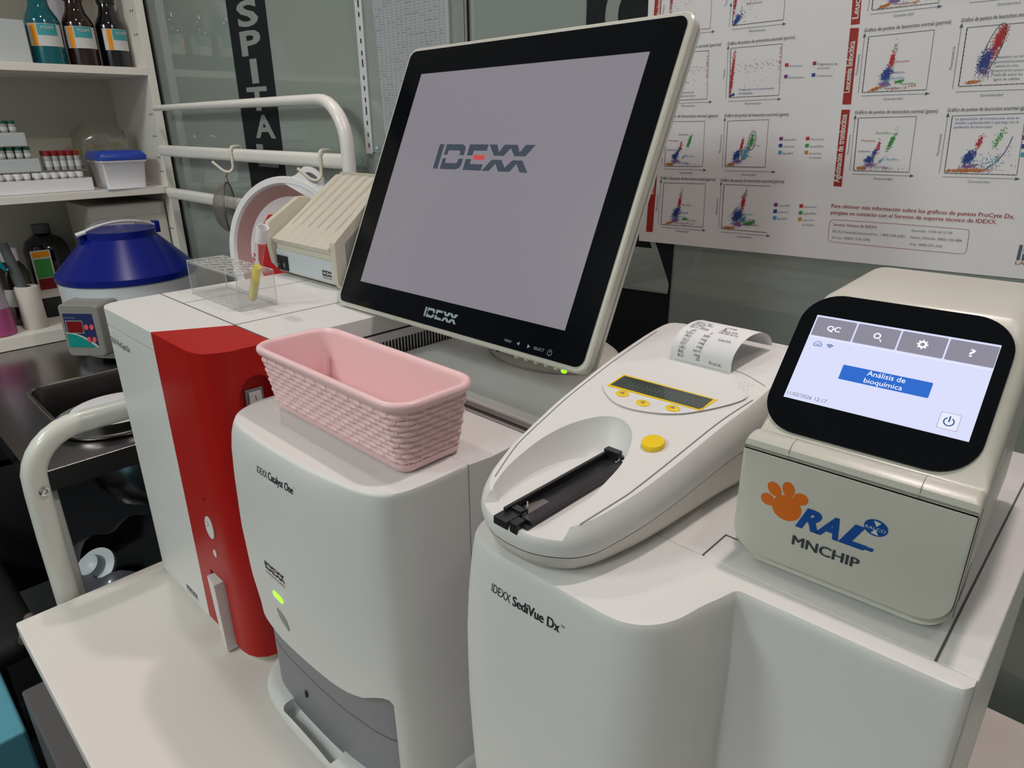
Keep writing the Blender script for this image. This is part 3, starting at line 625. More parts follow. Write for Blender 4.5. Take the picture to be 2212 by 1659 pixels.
b.loft([sec(0.0025, 0.0820, 0.0822, .0001, .0001)] + [sec(y, 0.0816, z, min(rt_, (z - .0816) * .45), .0005) for y, z, rt_ in prof], 'shell_mn', T=TM)
b.loft([sec(0.004, 0.0805, 0.0820, .0003, .0003, .001, WM - .001), sec(0.2, 0.0805, 0.0822, .0003, .0003, .001, WM - .001)], 'seam', T=TM)
part('housing', b, r, ang=40)
fp = MB(); fp.loft([[(x, y_, z) for x, z in rrect(d_, 0.0085 + d_, WM - 0.0005 - d_, 0.0814, [0.018, 0.018, 0.001, 0.001], 8)] for y_, d_ in ((0.0062, 0.0), (0.0006, 0.0), (0.0, 0.0008))], 'shell_mn', T=TM)
part('front_panel', fp, r, ang=40)
part('foot', MB().box((0.02, 0.012, 0.0), (WM - .02, 0.20, 0.003), 'dark_plastic', TM), r)
b = MB(); b.tube([(0.0275, -.0002 + .0012, 0.0825), (0.0275, 0.0018, 0.0885), (0.0275, 0.0060, 0.0908), (0.0275, 0.0130, 0.0911), (0.0275, 0.0240, 0.0868)], .00022, 'grey_mid', 6, TM); part('lip_seam', b, r); b = MB(); b.tube([(0.0990, .001, 0.0825), (0.0990, 0.0018, 0.0885), (0.0990, 0.0060, 0.0908), (0.0990, 0.0130, 0.0911), (0.0990, 0.0240, 0.0868)], .00022, 'grey_mid', 6, TM)
part('lip_seam', b, r)
b = MB(); b.tube([(WM, .018, .006), (WM, .018, .070), (WM, .014, .0805)], .0003, 'grey_mid', 6, TM); part('side_seam', b, r); b = MB()
for k in range(7): b.box((WM - .0002, .030 + .003 * k, .010), (WM + .0002, .0315 + .003 * k, .018 + .0015 * k), 'grey_mid', TM)
part('side_label', b, r)
# screen frame: local axes
SO = TM @ Vector((0.0590, 0.0643, 0.1280)); SX = (TM.to_3x3() @ Vector((1, 0, 0))); SU = (TM.to_3x3() @ Vector((0, c46, s46))); SN = SX.cross(SU).normalized()
TS = frame(SO, SX, SU, SN)
b = MB().loft([[(x, y, z) for x, y in offs(rrect(-.0625, -.0550, .0600, .0500, .024, 10), d)] for z, d in ((-.001, 0), (.0010, 0), (.0012, -.0003))], 'glass_black', T=TS)
bz = part('screen_bezel', b, r, label='black rounded screen bezel', ang=15)
b = MB(); b.add([(-.0525, -.0322, .0013), (.0525, -.0322, .0013), (.0525, .0322, .0013), (-.0525, .0322, .0013)], [(0, 1, 2, 3)], 'mn_screen', TS)
def sp(poly, m, z=.0014): b.add([(x, y, z) for x, y in poly], [tuple(range(len(poly)))], m, TS)
def st(s, x0, x1, y, m, h=None, bold=0, z=.0016): text(b, s, SO + SX * x0 + SU * y, SO + SX * x1 + SU * y, m, SN, h, bold, 0, z)
for i in range(4): x0 = -.0516 + i * .0262; sp(rrect(x0, .0164, x0 + .0252, .0308, .0008), 'mn_button')
sp(rrect(-.0525, .0148, .0525, .0156, .0001), 'mn_pale')
st('QC', -.0430, -.0350, .0215, 'mn_white', bold=.02)
for cx_, kind in ((-.0124, 'q'), (.0136, 'g')):
    n_ = 20
    for k in range(n_):
        a0_, a1_ = 2 * math.pi * k / n_, 2 * math.pi * (k + 1) / n_; cyy = .0240 if kind == 'q' else .0236; ri, ro = (.0014, .0022) if kind == 'q' else (.0013, .0024)
        sp([(cx_ + ri * math.cos(a0_), cyy + ri * math.sin(a0_)), (cx_ + ro * math.cos(a0_), cyy + ro * math.sin(a0_)), (cx_ + ro * math.cos(a1_), cyy + ro * math.sin(a1_)), (cx_ + ri * math.cos(a1_), cyy + ri * math.sin(a1_))], 'mn_white', .0016)
    if kind == 'q': sp([(cx_ + .0013, .0228), (cx_ + .0019, .0222), (cx_ + .0036, .0205), (cx_ + .0029, .0200)][::-1], 'mn_white', .0016)
    else:
        for k in range(8):
            a = k * math.pi / 4; c_, s__ = math.cos(a), math.sin(a)
            sp([(cx_ + .0022 * c_ - w_ * s__, .0236 + .0022 * s__ + w_ * c_) if j < 2 else (cx_ + .0032 * c_ - w_ * s__, .0236 + .0032 * s__ + w_ * c_) for j, w_ in enumerate((.0005, -.0005, -.0004, .0004))], 'mn_white', .0016)
st('?', .0385, .0412, .0212, 'mn_white', h=.0052, bold=.008)
sp(rrect(-.0250, -.0112, .0262, -.0006, .0008), 'mn_blue')
st('Análisis de', -.0098, .0118, -.0048, 'mn_white'); st('bioquímica', -.0102, .0116, -.0100, 'mn_white', h=.0034)
st('11/02/2026 12:17', -.0512, -.0262, -.0300, 'mn_grey'); sp(rrect(.0350, -.0280, .0454, -.0174, .0008), 'mn_grey', .00138); sp(rrect(.0352, -.0278, .0452, -.0176, .0008), 'mn_pale')
for k in range(22):
    a0_, a1_ = math.radians(118 + k * 13.8), math.radians(118 + (k + 1) * 13.8); cx_, cyy = .0402, -.0230
    sp([(cx_ + q * math.cos(a), cyy + q * math.sin(a)) for q, a in ((.0022, a0_), (.0029, a0_), (.0029, a1_), (.0022, a1_))], 'mn_navy', .0016)
sp([(.0398, -.0232), (.0406, -.0232), (.0406, -.0194), (.0398, -.0194)], 'mn_navy', .0017)
for rr_ in (.0006, .0016, .0026):
    for k in range(8):
        a0_, a1_ = math.radians(45 + k * 11.25), math.radians(45 + (k + 1) * 11.25)
        sp([(-.0372 + q * math.cos(a), .0086 + q * math.sin(a)) for q, a in ((rr_, a0_), (rr_ + .0006, a0_), (rr_ + .0006, a1_), (rr_, a1_))], 'mn_navy', .0016)
for cx_, cyy, rr_ in ((-.0462, .0100, .0015), (-.0448, .0108, .0018), (-.0434, .0100, .0014)): sp(ell(cx_, cyy, rr_, rr_, 14), 'mn_navy', .0015); 
for cx_, cyy, rr_ in ((-.0462, .0100, .0011), (-.0448, .0108, .0014), (-.0434, .0100, .0010)): sp(ell(cx_, cyy, rr_, rr_, 14), 'mn_screen', .0016)
st('LAB', -.0464, -.0434, .0096, 'mn_navy', z=.0017)
part('touch_screen', b, bz, flat=True, label='lit touch screen menu')
# logo on its front
FX, FU, FN = SX, Vector((0, 0, 1)), TM.to_3x3() @ Vector((0, -1, 0))
b = MB(); cnt = [0.00012]
def fshape(poly, m): cnt[0] += .00002; shape(b, poly, MO, FX, FU, FN, m, cnt[0])
for cx_, cz_, rx_, rz_, ro_ in ((.0317, .0497, .0092, .0088, 0), (.0196, .0515, .0046, .0040, -.4), (.0228, .0600, .0052, .0040, -.9), (.0312, .0628, .0038, .0052, .25), (.0392, .0588, .0045, .0040, .3)):
    fshape(ell(cx_, cz_, rx_, rz_, 24, ro_), 'orange_ink')
def ft(s, x0, x1, z0, z1, m, h, bold=0, shear=0): text(b, s, MO + FX * x0 + FU * z0, MO + FX * x1 + FU * z1, m, FN, h, bold, shear, .00034)
ft('R', .0385, .0530, .0405, .0405, 'blue_ink', .0140, .05, .35); ft('A', .0500, .0640, .0405, .0405, 'blue_ink', .0140, .05, .35); ft('L', .0640, .0800, .0405, .0405, 'blue_ink', .0140, .05, .35)
fshape([(.0670, .0405), (.0830, .0405), (.0836, .0428), (.0672, .0430)], 'blue_ink')
fshape(ell(.0822, .0568, .0064, .0054, 24), 'blue_ink')
fshape([(.0805, .0612), (.0845, .0606), (.0824, .0575)], 'label_white'); fshape([(.0822, .0560), (.0842, .0522), (.0800, .0528)], 'label_white')
text(b, 'RALCO', MO + FX * .0768 + FU * .0553, MO + FX * .0876 + FU * .0553, 'label_white', FN, .0020, 0, 0, .0006)
ft('MNCHIP', .0385, .0775, .0262, .0262, 'ink', .0070, .022, 0)
part('logo', b, r, flat=True, label='orange paw with blue lettering')

# ================================================================== MONITOR
RTm = Vector((0.99989952, -0.00792463, 0.01175412)); UPm = Vector((-0.00713839, 0.43489374, 0.90045349)); NM = RTm.cross(UPm).normalized(); MC = Vector((0.2596, 0.2862, 0.5719))
TMo = frame(MC, RTm, UPm, NM)
r = root('touch_monitor', (0.27, 0.38, 0.36), 'tilted black framed monitor with a logo on its grey screen', 'monitor')
OB = rrect(-.2075, -.1705, .2050, .1715, .0125, 8)
part('case', MB().loft([[(x, y, z) for x, y in offs(OB, d)] for z, d in ((-.030, -.030), (-.026, -.014), (-.0200, -.0045), (-.018, -.0015), (-.010, 0.0), (-.0010, 0.0003), (.0004, -.0015))], 'shell_mn', T=TMo), r, label='cream monitor case', ang=30)
part('case_seam', MB().loft([[(x, y, z) for x, y in offs(OB, .0003)] for z in (-.0115, -.0105)], 'grey_mid', False, False, T=TMo), r)
OBg = rrect(-.2025, -.1655, .2000, .1665, .010, 8)
b = MB(); hole = [(-.1690, -.1352), (.1690, -.1352), (.1690, .1352), (-.1690, .1352)]
n_ = len(OBg); outer = [(x, y, .0016) for x, y in OBg]
b.loft([[(x, y, .0005) for x, y in OBg], outer], 'glass_black', cap1=False)
q = n_ // 4
inner = [(x, y, .0016) for x, y in hole]
fs = []
for c in range(4):
    for j in range(q - 1): fs.append((c * q + j, c * q + j + 1, n_ + c))
    fs.append((c * q + q - 1, (c * q + q) % n_, n_ + (c + 1) % 4, n_ + c))
b.add(outer + inner, fs, 'glass_black', None)
b.add(inner + [(x, y, .0006) for x, y in hole], [(0, 1, 5, 4), (1, 2, 6, 5), (2, 3, 7, 6), (3, 0, 4, 7)], 'black')
b.v = [TMo @ v for v in b.v]
bz = part('bezel', b, r, flat=True, label='glossy black glass bezel')
b = MB(); b.add([(-.1690, -.1352, .0011), (.1690, -.1352, .0011), (.1690, .1352, .0011), (-.1690, .1352, .0011)], [(0, 1, 2, 3)], 'screen', TMo)
logo(b, MC + RTm * -.0922 + UPm * .0147 + NM * .0011, RTm, UPm, NM, .1535, 'screen_logo', 'screen_red', .0004)
part('screen', b, r, flat=True, label='grey screen showing a logo')
b = MB(); logo(b, MC + RTm * -.0318 + UPm * -.1568 + NM * .0016, RTm, UPm, NM, .0555, 'bezel_print'); part('bezel_logo', b, bz, flat=True); b = MB()
def mt(s, x0, x1, y, h=None): text(b, s, MC + RTm * x0 + UPm * y + NM * .0016, MC + RTm * x1 + UPm * y + NM * .0016, 'bezel_print', NM, h)
mt('MENU', .0990, .1085, -.1598, .0026); mt('SELECT', .1390, .1525, -.1598, .0028)
shape(b, [(.1160, -.1585), (.1195, -.1605), (.1195, -.1565)], MC + NM * .0016, RTm, UPm, NM, 'bezel_print'); shape(b, [(.1340, -.1585), (.1305, -.1565), (.1305, -.1605)], MC + NM * .0016, RTm, UPm, NM, 'bezel_print')
for k in range(14):
    a0_, a1_ = math.radians(120 + k * 21.4), math.radians(120 + (k + 1) * 21.4)
    shape(b, [(.1595 + q_ * math.cos(a), -.1590 + q_ * math.sin(a)) for q_, a in ((.0024, a0_), (.0029, a0_), (.0029, a1_), (.0024, a1_))], MC + NM * .0016, RTm, UPm, NM, 'bezel_print')
shape(b, [(.1593, -.1590), (.1598, -.1590), (.1598, -.1552), (.1593, -.1552)], MC + NM * .0016, RTm, UPm, NM, 'bezel_print')
part('bezel_lettering', b, bz, flat=True)
for x in (.1142, .1272, .1405, .1536, .1662):
    part('control_button', MB().lathe([(.0026, 0), (.0024, .0016), (.0012, .0026)], 'shell_mn', TMo @ frame((x, -.1705, -.006), (1, 0, 0), (0, 0, 1), (0, -1, 0)), n=14), r)
part('power_lamp', MB().lathe([(.0030, 0), (.0028, .0022), (.0014, .0034)], 'led_green', TMo @ frame((.1762, -.1705, -.006), (1, 0, 0), (0, 0, 1), (0, -1, 0)), n=14), r, label='glowing green power lamp')
st_ = MB(); BC = (0.285, 0.378)
st_.loft([[(x, y, z) for x, y in ell(BC[0], BC[1], .092 - d, .070 - d, 48)] for z, d in ((.3600, .001), (.3625, 0), (.366, .001), (.3700, .006), (.3715, .02))], 'shell_mn')
sb = part('stand_base', st_, r, label='oval cream stand foot', ang=50)
ne = MB(); N0 = Vector((BC[0], BC[1], .371)); N1 = MC - NM * .045
ne.loft([[N0 + (N1 - N0) * u + Vector((x, y, 0)) for x, y in ell(0, 0, .045 - .012 * u, .026 - .006 * u, 28)] for u in (0, .1, .3, .6, .85, 1)], 'shell_mn')
part('stand_neck', ne, r, ang=50)
part('cable_opening', MB().loft([[(x, .3170 + .0002 + q_, z) for x, z in ell(.262, .372, .020, .010, 24)] for q_ in (0.0, .02)], 'black_matte'), r)

# ================================================================== PINK BASKET
r = root('plastic_basket', (0.29, 0.082, 0.36), 'empty pink woven look plastic basket on the chemistry analyser', 'basket')
def bk(t, z, din=0.0):
    k = z / 0.066; g_ = -0.0105 * (1 - k) + din
    pl = rrect(0.181 - g_ * 0 - 0, 0.040, 0.4165, 0.1265, .020, 10); return offs(pl, g_ )
R0 = rrect(0.178, 0.0375, 0.4150, 0.1230, .021, 14)
def resample(poly, n):
    L = [0]; P_ = [Vector(p).to_3d() for p in poly] + [Vector(poly[0]).to_3d()]
    for a, c in zip(P_, P_[1:]): L.append(L[-1] + (c - a).length)
    out = []; k = 0
    for i in range(n):
        s = L[-1] * i / n
        while L[k + 1] < s: k += 1
        f = (s - L[k]) / max(1e-9, L[k + 1] - L[k]); p = P_[k].lerp(P_[k + 1], f); out.append((p.x, p.y))
    return out, L[-1]
NP = 640; RS, PL = resample(R0, NP)
nrm = [Vector(q).to_2d() - Vector(p).to_2d() for p, q in zip(RS, offs(RS, 1.0))]
rows_n = 9; zb0, zb1 = 0.0085, 0.0570; rowh = (zb1 - zb0) / rows_n; stk = 34
rings = []
for zz in [0.0, 0.003, 0.0082] + [zb0 + (zb1 - zb0) * k / 126 for k in range(127)] + [0.0585, 0.0600]:
    rg = []
    for i, (p, nv) in enumerate(zip(RS, nrm)):
        base = -0.011 * (1 - zz / 0.066) - (0.002 if zz < .0025 else 0)
        d = 0.0
        if zb0 <= zz <= zb1:
            f = (zz - zb0) / rowh; row = min(rows_n - 1, int(f)); u = f - row
            ph = (i / NP) * stk + 0.5 * (row % 2); w = ph - math.floor(ph)
            arch = math.sin(math.pi * w)                       # each withy rises between two stakes
            c_ = 0.5 + 0.10 * math.cos(math.pi * w); half = 0.22 + 0.27 * arch
            q_ = max(0.0, 1 - ((u - c_) / half) ** 2)
            d = 0.0027 * q_ ** 0.55 * (0.30 + 0.70 * arch ** .7)
            sd = min(w, 1 - w)
            if sd < 0.075: d = max(d, 0.0012 if sd > 0.016 else 0.0003)
        else: d = 0.0016 if zz < 0.0084 else 0.0012
        rg.append((p[0] + nv.x * (base + d), p[1] + nv.y * (base + d), 0.3605 + zz))
    rings.append(rg)
part('basket_body', MB().loft(rings, 'pink', True, False), r, ang=60, label='woven pattern outer wall')
inn = []
for z, d in ((0.0600, 0.0012), (0.0615, 0.0030), (0.0645, 0.0046), (0.0675, 0.0040), (0.0690, 0.0018), (0.0690, -0.0008), (0.0672, -0.0032), (0.0640, -0.0042), (0.0560, -0.0056), (0.0300, -0.0100), (0.0050, -0.0140), (0.0030, -0.0170)):
    R1 = rrect(0.178, 0.0375, 0.4150, 0.1230, .021, 12); inn.append([(x, y, 0.3605 + z) for x, y in offs(R1, d)])
part('rim', MB().loft(inn, 'pink', False, True), r, ang=60, label='smooth rolled rim and inner wall')
part('inner_rib', MB().tube([(0.1985, 0.1035, 0.366), (0.1955, 0.1045, 0.4050)], 0.0014, 'pink', 6), r)

# ================================================================== BEIGE INSTRUMENT on the red analyser
r = root('bench_instrument', (-0.11, 0.35, 0.413), 'beige ridged top instrument with black switch, behind the tube rack', 'instrument')
YZ = lambda pts, x0, x1, m, b: b.loft([[(x0, y, z) for y, z in pts], [(x1, y, z) for y, z in pts]], m)
b = MB(); YZ([(.264, .418), (.264, .461), (.40, .520), (.42, .520), (.42, .418)], -.188, -.028, 'beige', b)
part('housing', b, r, .001)
b = MB(); b.box((-.187, .2620, .4205), (-.0290, .2645, .4525), 'beige_panel')
p_ = part('control_panel', b, r, .0005, label='pale blue grey control panel')
b = MB(); logo(b, (-.0560, .2620, .4290), (1, 0, 0), (0, 0, 1), (0, -1, 0), .0250, 'ink', 'p_red', hs=1.7); text(b, 'LABORATORIES', (-.0560, .2620, .4250), (-.0315, .2620, .4250), 'p_brick', h=.0028)
part('lettering', b, p_, flat=True)
b = MB(); b.box((-.1830, .2590, .4215), (-.1530, .2622, .4440), 'black'); b.box((-.1810, .2580, .4225), (-.1700, .2592, .4380), 'black')
s_ = part('power_switch', b, r, .0006, label='black rocker switch')
b = MB(); b.box((-.180, .2574, .4300), (-.174, .2579, .4306), 'label_white'); b.loft([[(x, y_, z) for x, z in ell(-.162, .430, .0022, .0030, 14)] for y_ in (.2589, .2585)], 'label_white'); b.loft([[(x, y_, z) for x, z in ell(-.162, .430, .0014, .0022, 14)] for y_ in (.2585, .2583)], 'black'); part('switch_mark', b, s_, flat=True)
# ridged lid
b = MB(); NR = 7; x0_, x1_ = -.194, -.0255; wv = (x1_ - x0_) / NR; xs = []
y0_, z0_, y1_, z1_ = .2575, .4690, .3860, .5560
pr0, pr1 = [], []
for k in range(NR):
    for f, h in ((0.0, 0.0), (0.55, 0.0), (0.55001, -.0002), (0.98, -.0095), (0.9999, -.0095)):
        pass
prf = []
for k in range(NR): prf += [(x0_ + wv * k, 0), (x0_ + wv * (k + .86), .0017), (x0_ + wv * (k + .97), -.0017)]
prf.append((x1_, 0))
ln = Vector((0, y1_ - y0_, z1_ - z0_)).normalized(); upn = Vector((0, -ln.z, ln.y))
def lidr(y, z, k=1.0, th=.0): return [Vector((x, y, z)) + upn * (h * k) for x, h in prf] + [Vector((x1_, y, z)) - upn * (.009 + th), Vector((x0_, y, z)) - upn * (.009 + th)]
b.loft([lidr(y0_, z0_, .6), lidr(y0_ + .03, z0_ + .03 * (z1_ - z0_) / (y1_ - y0_), .8), lidr(y1_, z1_, 2.2)], 'beige')
b.loft([[(x, .388, .5480) for x in (x0_,)] + [(x1_, .388, .5480), (x1_, .420, .5560), (x0_, .420, .5560)], [(x0_, .388, .510), (x1_, .388, .510), (x1_, .420, .510), (x0_, .420, .510)]], 'beige')
b.box((x0_ + .01, .3885, .548), (x1_, .394, .5610), 'beige')
part('ridged_lid', b, r, label='sloping beige lid with long ridges', ang=20)
PLt = [(.2720, .4140), (.2580, .4300), (.2510, .4830), (.2570, .4940), (.3120, .5270), (.3260, .5270), (.4100, .4900), (.4100, .4140)]
b = MB(); YZ(PLt, -.2010, -.1885, 'beige', b); part('side_plate', b, r, .0012)
b = MB(); YZ([(.2660, .4140), (.2590, .4240), (.2590, .4800), (.2640, .4850), (.3500, .5560), (.4100, .5560), (.4100, .4140)], -.0250, -.0120, 'beige', b)
sp2 = part('side_plate', b, r, .0012)
b = MB(); YZ([(.2760, .4300), (.2760, .4780), (.3500, .5400), (.4000, .5400), (.4000, .4300)], -.0122, -.0112, 'cf_grey', b); b.lathe([(.020, 0), (.020, .006), (.016, .008)], 'white_plastic', frame((-.0115, .3080, .4560), (0, 1, 0), (0, 0, 1), (1, 0, 0)), n=28); part('round_knob', b, sp2, label='round knob on the side plate')

# ================================================================== TUBE RACK and urine tube
r = root('tube_rack', (-0.08, 0.137, 0.413), 'clear acrylic tube rack on top of the red analyser', 'rack')
rx0, rx1, ry0, ry1, rz0, rz1 = -0.1545, -0.0075, 0.1120, 0.1625, 0.4135, 0.4595
T_ = .0022
b = MB(); holes = []
for i in range(6):
    for j in range(2): holes.append((rx0 + .0145 + i * .0236, ry0 + .0140 + j * .0225))
plate = MB().box((rx0, ry0, rz1 - .003), (rx1, ry1, rz1), 'acrylic')
part('top_plate', boolean(plate, [MB().lathe([(.0084, rz1 - .01), (.0084, rz1 + .01)], 'acrylic', TR(x, y, 0), n=24) for x, y in holes]), r, label='clear plate with twelve holes', flat=True)
b = MB(); b.box((rx0, ry0, rz0), (rx1, ry1, rz0 + .0035), 'acrylic'); b.box((rx0, ry0, rz0 + .0036), (rx1, ry0 + T_, rz0 + .006), 'acrylic'); b.box((rx0, ry1 - T_, rz0 + .0036), (rx1, ry1, rz0 + .006), 'acrylic'); part('base_plate', b, r, flat=True)
for x in (rx0, rx1 - T_): part('end_plate', MB().box((x, ry0, rz0 + .0037), (x + T_, ry1, rz1 - .0032), 'acrylic'), r, flat=True)
for x, y in holes: part('hole_rim', MB().loft([[(p, q, z) for p, q in ell(x, y, rr_, rr_, 24)] for rr_, z in ((.0085, rz1 + .0001), (.0090, rz1 + .0010), (.0097, rz1 + .0001))], 'rack_edge', False, False), r)
b = MB()
for z in (rz0 + .0003, rz1 + .0001):
    q_ = [(rx0, ry0), (rx1, ry0), (rx1, ry1), (rx0, ry1)]
    for k in range(4): b.tube([(*q_[k], z), (*q_[(k + 1) % 4], z)], .0006, 'rack_edge', 6)
for x, y in ((rx0, ry0), (rx1, ry0), (rx1, ry1), (rx0, ry1)): b.tube([(x, y, rz0), (x, y, rz1)], .0006, 'rack_edge', 6)
part('polished_edge', b, r, flat=True)
r = root('sample_tube', (-0.03, 0.14, 0.42), 'clear capped tube of yellow liquid leaning in the acrylic rack', 'tube')
a0_, a1_ = Vector((-0.0300, 0.1395, 0.4190)), Vector((0.0270, 0.1395, 0.5180)); ax = (a1_ - a0_).normalized(); xx = Vector((0, 1, 0)); yy = ax.cross(xx).normalized(); LT = (a1_ - a0_).length
TT = frame(a0_, xx * .82, yy * .82, ax)
part('glass_wall', MB().lathe([(.0010, 0), (.0040, .0010), (.0064, .0040), (.0072, .0085), (.0072, LT - .012)], 'tube_glass', TT, 28, False), r)
part('yellow_liquid', MB().lathe([(.0008, .0008), (.0036, .0018), (.0058, .0046), (.0065, .0090), (.0066, .0560), (.0010, .0562)], 'yellow_urine', TT, 28), r, label='clear yellow liquid')
part('tube_cap', MB().lathe([(.0086, LT - .0190), (.0086, LT - .0140), (.0082, LT - .0135), (.0088, LT - .0130), (.0092, LT + .001), (.0086, LT + .0018), (.0074, LT + .001), (.0070, LT - .008)], 'white_plastic', TT, 28), r, label='white push cap')
b = MB()
for k, s in enumerate(('||||||', '- - -', '||')): text(b, s, a0_ + ax * (.060 + .004 * k) + yy * -.002 + Vector((.0006, -.0060, 0)), a0_ + ax * (.074 + .002 * k) + yy * -.002 + Vector((.0006, -.0060, 0)), 'p_red', Vector((.15, -1, 0)), h=.004)
part('printed_scale', b, r, flat=True)

# ================================================================== POSTER
PY = 0.5975; NW = (0, -1, 0)
def pw(px, py): return on('y', PY, px, py)
r = root('wall_poster', (0.5, 0.598, 0.48), 'large white wall poster of dot plot charts with red title bars', 'poster')
TLp, BLp, BRp = pw(1404, 0), pw(1380, 520), pw(2212, 603)
dx = (BRp - BLp).normalized(); dz = Vector((-dx.z, 0, dx.x))
if dz.z < 0: dz = -dz
P0 = BLp; Wd, Hd = 0.62, 0.46
b = MB(); c4 = [P0, P0 + dx * Wd, P0 + dx * Wd + dz * Hd, P0 + dz * Hd]
b.loft([[Vector((p.x, 0.5998, p.z)) for p in c4], [Vector((p.x, 0.59753, p.z)) for p in c4]], 'poster_paper')
part('paper', b, r)
b = MB(); lay = [0.0]
def q3(p): v = pw(*p); return v
def quad(pts, m): lay[0] += 1e-6; b.poly3([q3(p) + Vector((0, -lay[0], 0)) for p in pts], m)
def pt_(s, p0, p1, m, h=None, bold=0.0, shear=0.0): text(b, s, q3(p0), q3(p1), m, NW, h, bold, shear, 0.00016)
Z1 = lambda x, y: (1380 + x / 5.027, y / 5.027)
Z2 = lambda x, y: (1772 + x / 5.027, y / 5.027)
Z3 = lambda x, y: (1380 + x / 5.027, 250 + y / 5.027)
Z4 = lambda x, y: (1772 + x / 4.609, 230 + y / 4.609)
def line(p, q, w, m):
    a, c = q3(p), q3(q); d = (c - a).normalized(); nn = Vector((d.z, 0, -d.x)) * w / 2; o = Vector((0, -.00008, 0))
    b.poly3([a + nn + o, a - nn + o, c - nn + o, c + nn + o], m)
def arrow(p, q, w, m):
    line(p, q, w, m); a, c = q3(p), q3(q); d = (c - a).normalized(); nn = Vector((d.z, 0, -d.x)); o = Vector((0, -.00009, 0))
    b.poly3([c + d * .0035 + o, c - nn * .0018 - d * .001 + o, c + nn * .0018 - d * .001 + o], m)
CL = dict(
 dog=[('p_orange', .20, .055, .07, .018, .35, 260), ('p_purple', .35, .135, .07, .035, .1, 300), ('p_cyan', .37, .205, .035, .025, 0, 60), ('p_blue', .36, .31, .055, .10, -.35, 700), ('p_red', .42, .56, .028, .10, -.12, 300), ('p_grey', .455, .78, .03, .12, -.1, 40), ('p_green', .57, .17, .055, .018, .15, 150), ('p_orange', .65, .06, .2, .025, .1, 60)],
 dog2=[('p_orange', .17, .04, .11, .018, .05, 300), ('p_purple', .36, .13, .09, .035, .05, 260), ('p_blue', .34, .33, .085, .13, -.45, 900), ('p_cyan', .45, .24, .07, .03, .6, 200), ('p_red', .45, .62, .03, .13, -.12, 420), ('p_grey', .50, .85, .03, .10, -.1, 40), ('p_green', .60, .18, .10, .025, .3, 420)],
 cat=[('p_orange', .13, .05, .07, .018, 0, 260), ('p_purple', .29, .115, .08, .030, .15, 260), ('p_blue', .27, .22, .06, .05, .6, 420), ('p_blue', .35, .34, .03, .09, -.45, 160), ('p_red', .415, .46, .025, .09, -.15, 110), ('p_green', .63, .56, .030, .14, -.35, 260), ('p_cyan', .50, .22, .06, .022, .7, 40), ('p_grey', .6, .05, .3, .02, 0, 40)],
 cat2=[('p_orange', .13, .05, .06, .018, 0, 240), ('p_purple', .31, .115, .09, .030, .15, 240), ('p_blue', .28, .25, .06, .10, -.5, 560), ('p_red', .40, .50, .025, .11, -.15, 220), ('p_green', .63, .56, .035, .12, -.2, 420), ('p_cyan', .49, .30, .035, .09, -.35, 420)],
 aglu=[('p_orange', .30, .055, .26, .020, .05, 700), ('p_purple', .34, .13, .09, .030, .15, 260), ('p_blue', .32, .28, .06, .10, -.5, 650), ('p_red', .44, .55, .030, .10, -.25, 160), ('p_green', .69, .60, .035, .15, -.35, 150), ('p_cyan', .60, .20, .16, .10, .5, 130), ('p_grey', .72, .2, .25, .15, .2, 90)],
 leuc=[('p_orange', .20, .065, .08, .020, .15, 200), ('p_purple', .36, .22, .07, .06, -.3, 120), ('p_blue', .34, .42, .075, .17, -.28, 900), ('p_red', .49, .76, .055, .24, -.25, 1000), ('p_grey', .4, .2, .15, .15, .2, 40)],
 ery=[('p_red', .045, .42, .022, .34, -.08, 900), ('p_red', .08, .80, .02, .10, -.1, 40), ('p_blue', .05, .045, .06, .020, .35, 160), ('p_grey', .55, .62, .45, .09, .12, 110), ('p_red', .97, .7, .010, .3, 0, 60), ('p_grey', .45, .25, .3, .1, .6, 18)],
 retic=[('p_red', .05, .70, .022, .30, -.08, 700), ('p_blue', .09, .12, .05, .16, -.5, 320), ('p_grey', .3, .4, .25, .25, -.8, 50), ('p_grey', .2, .8, .3, .2, 0, 70)])
RG = random.Random(3)
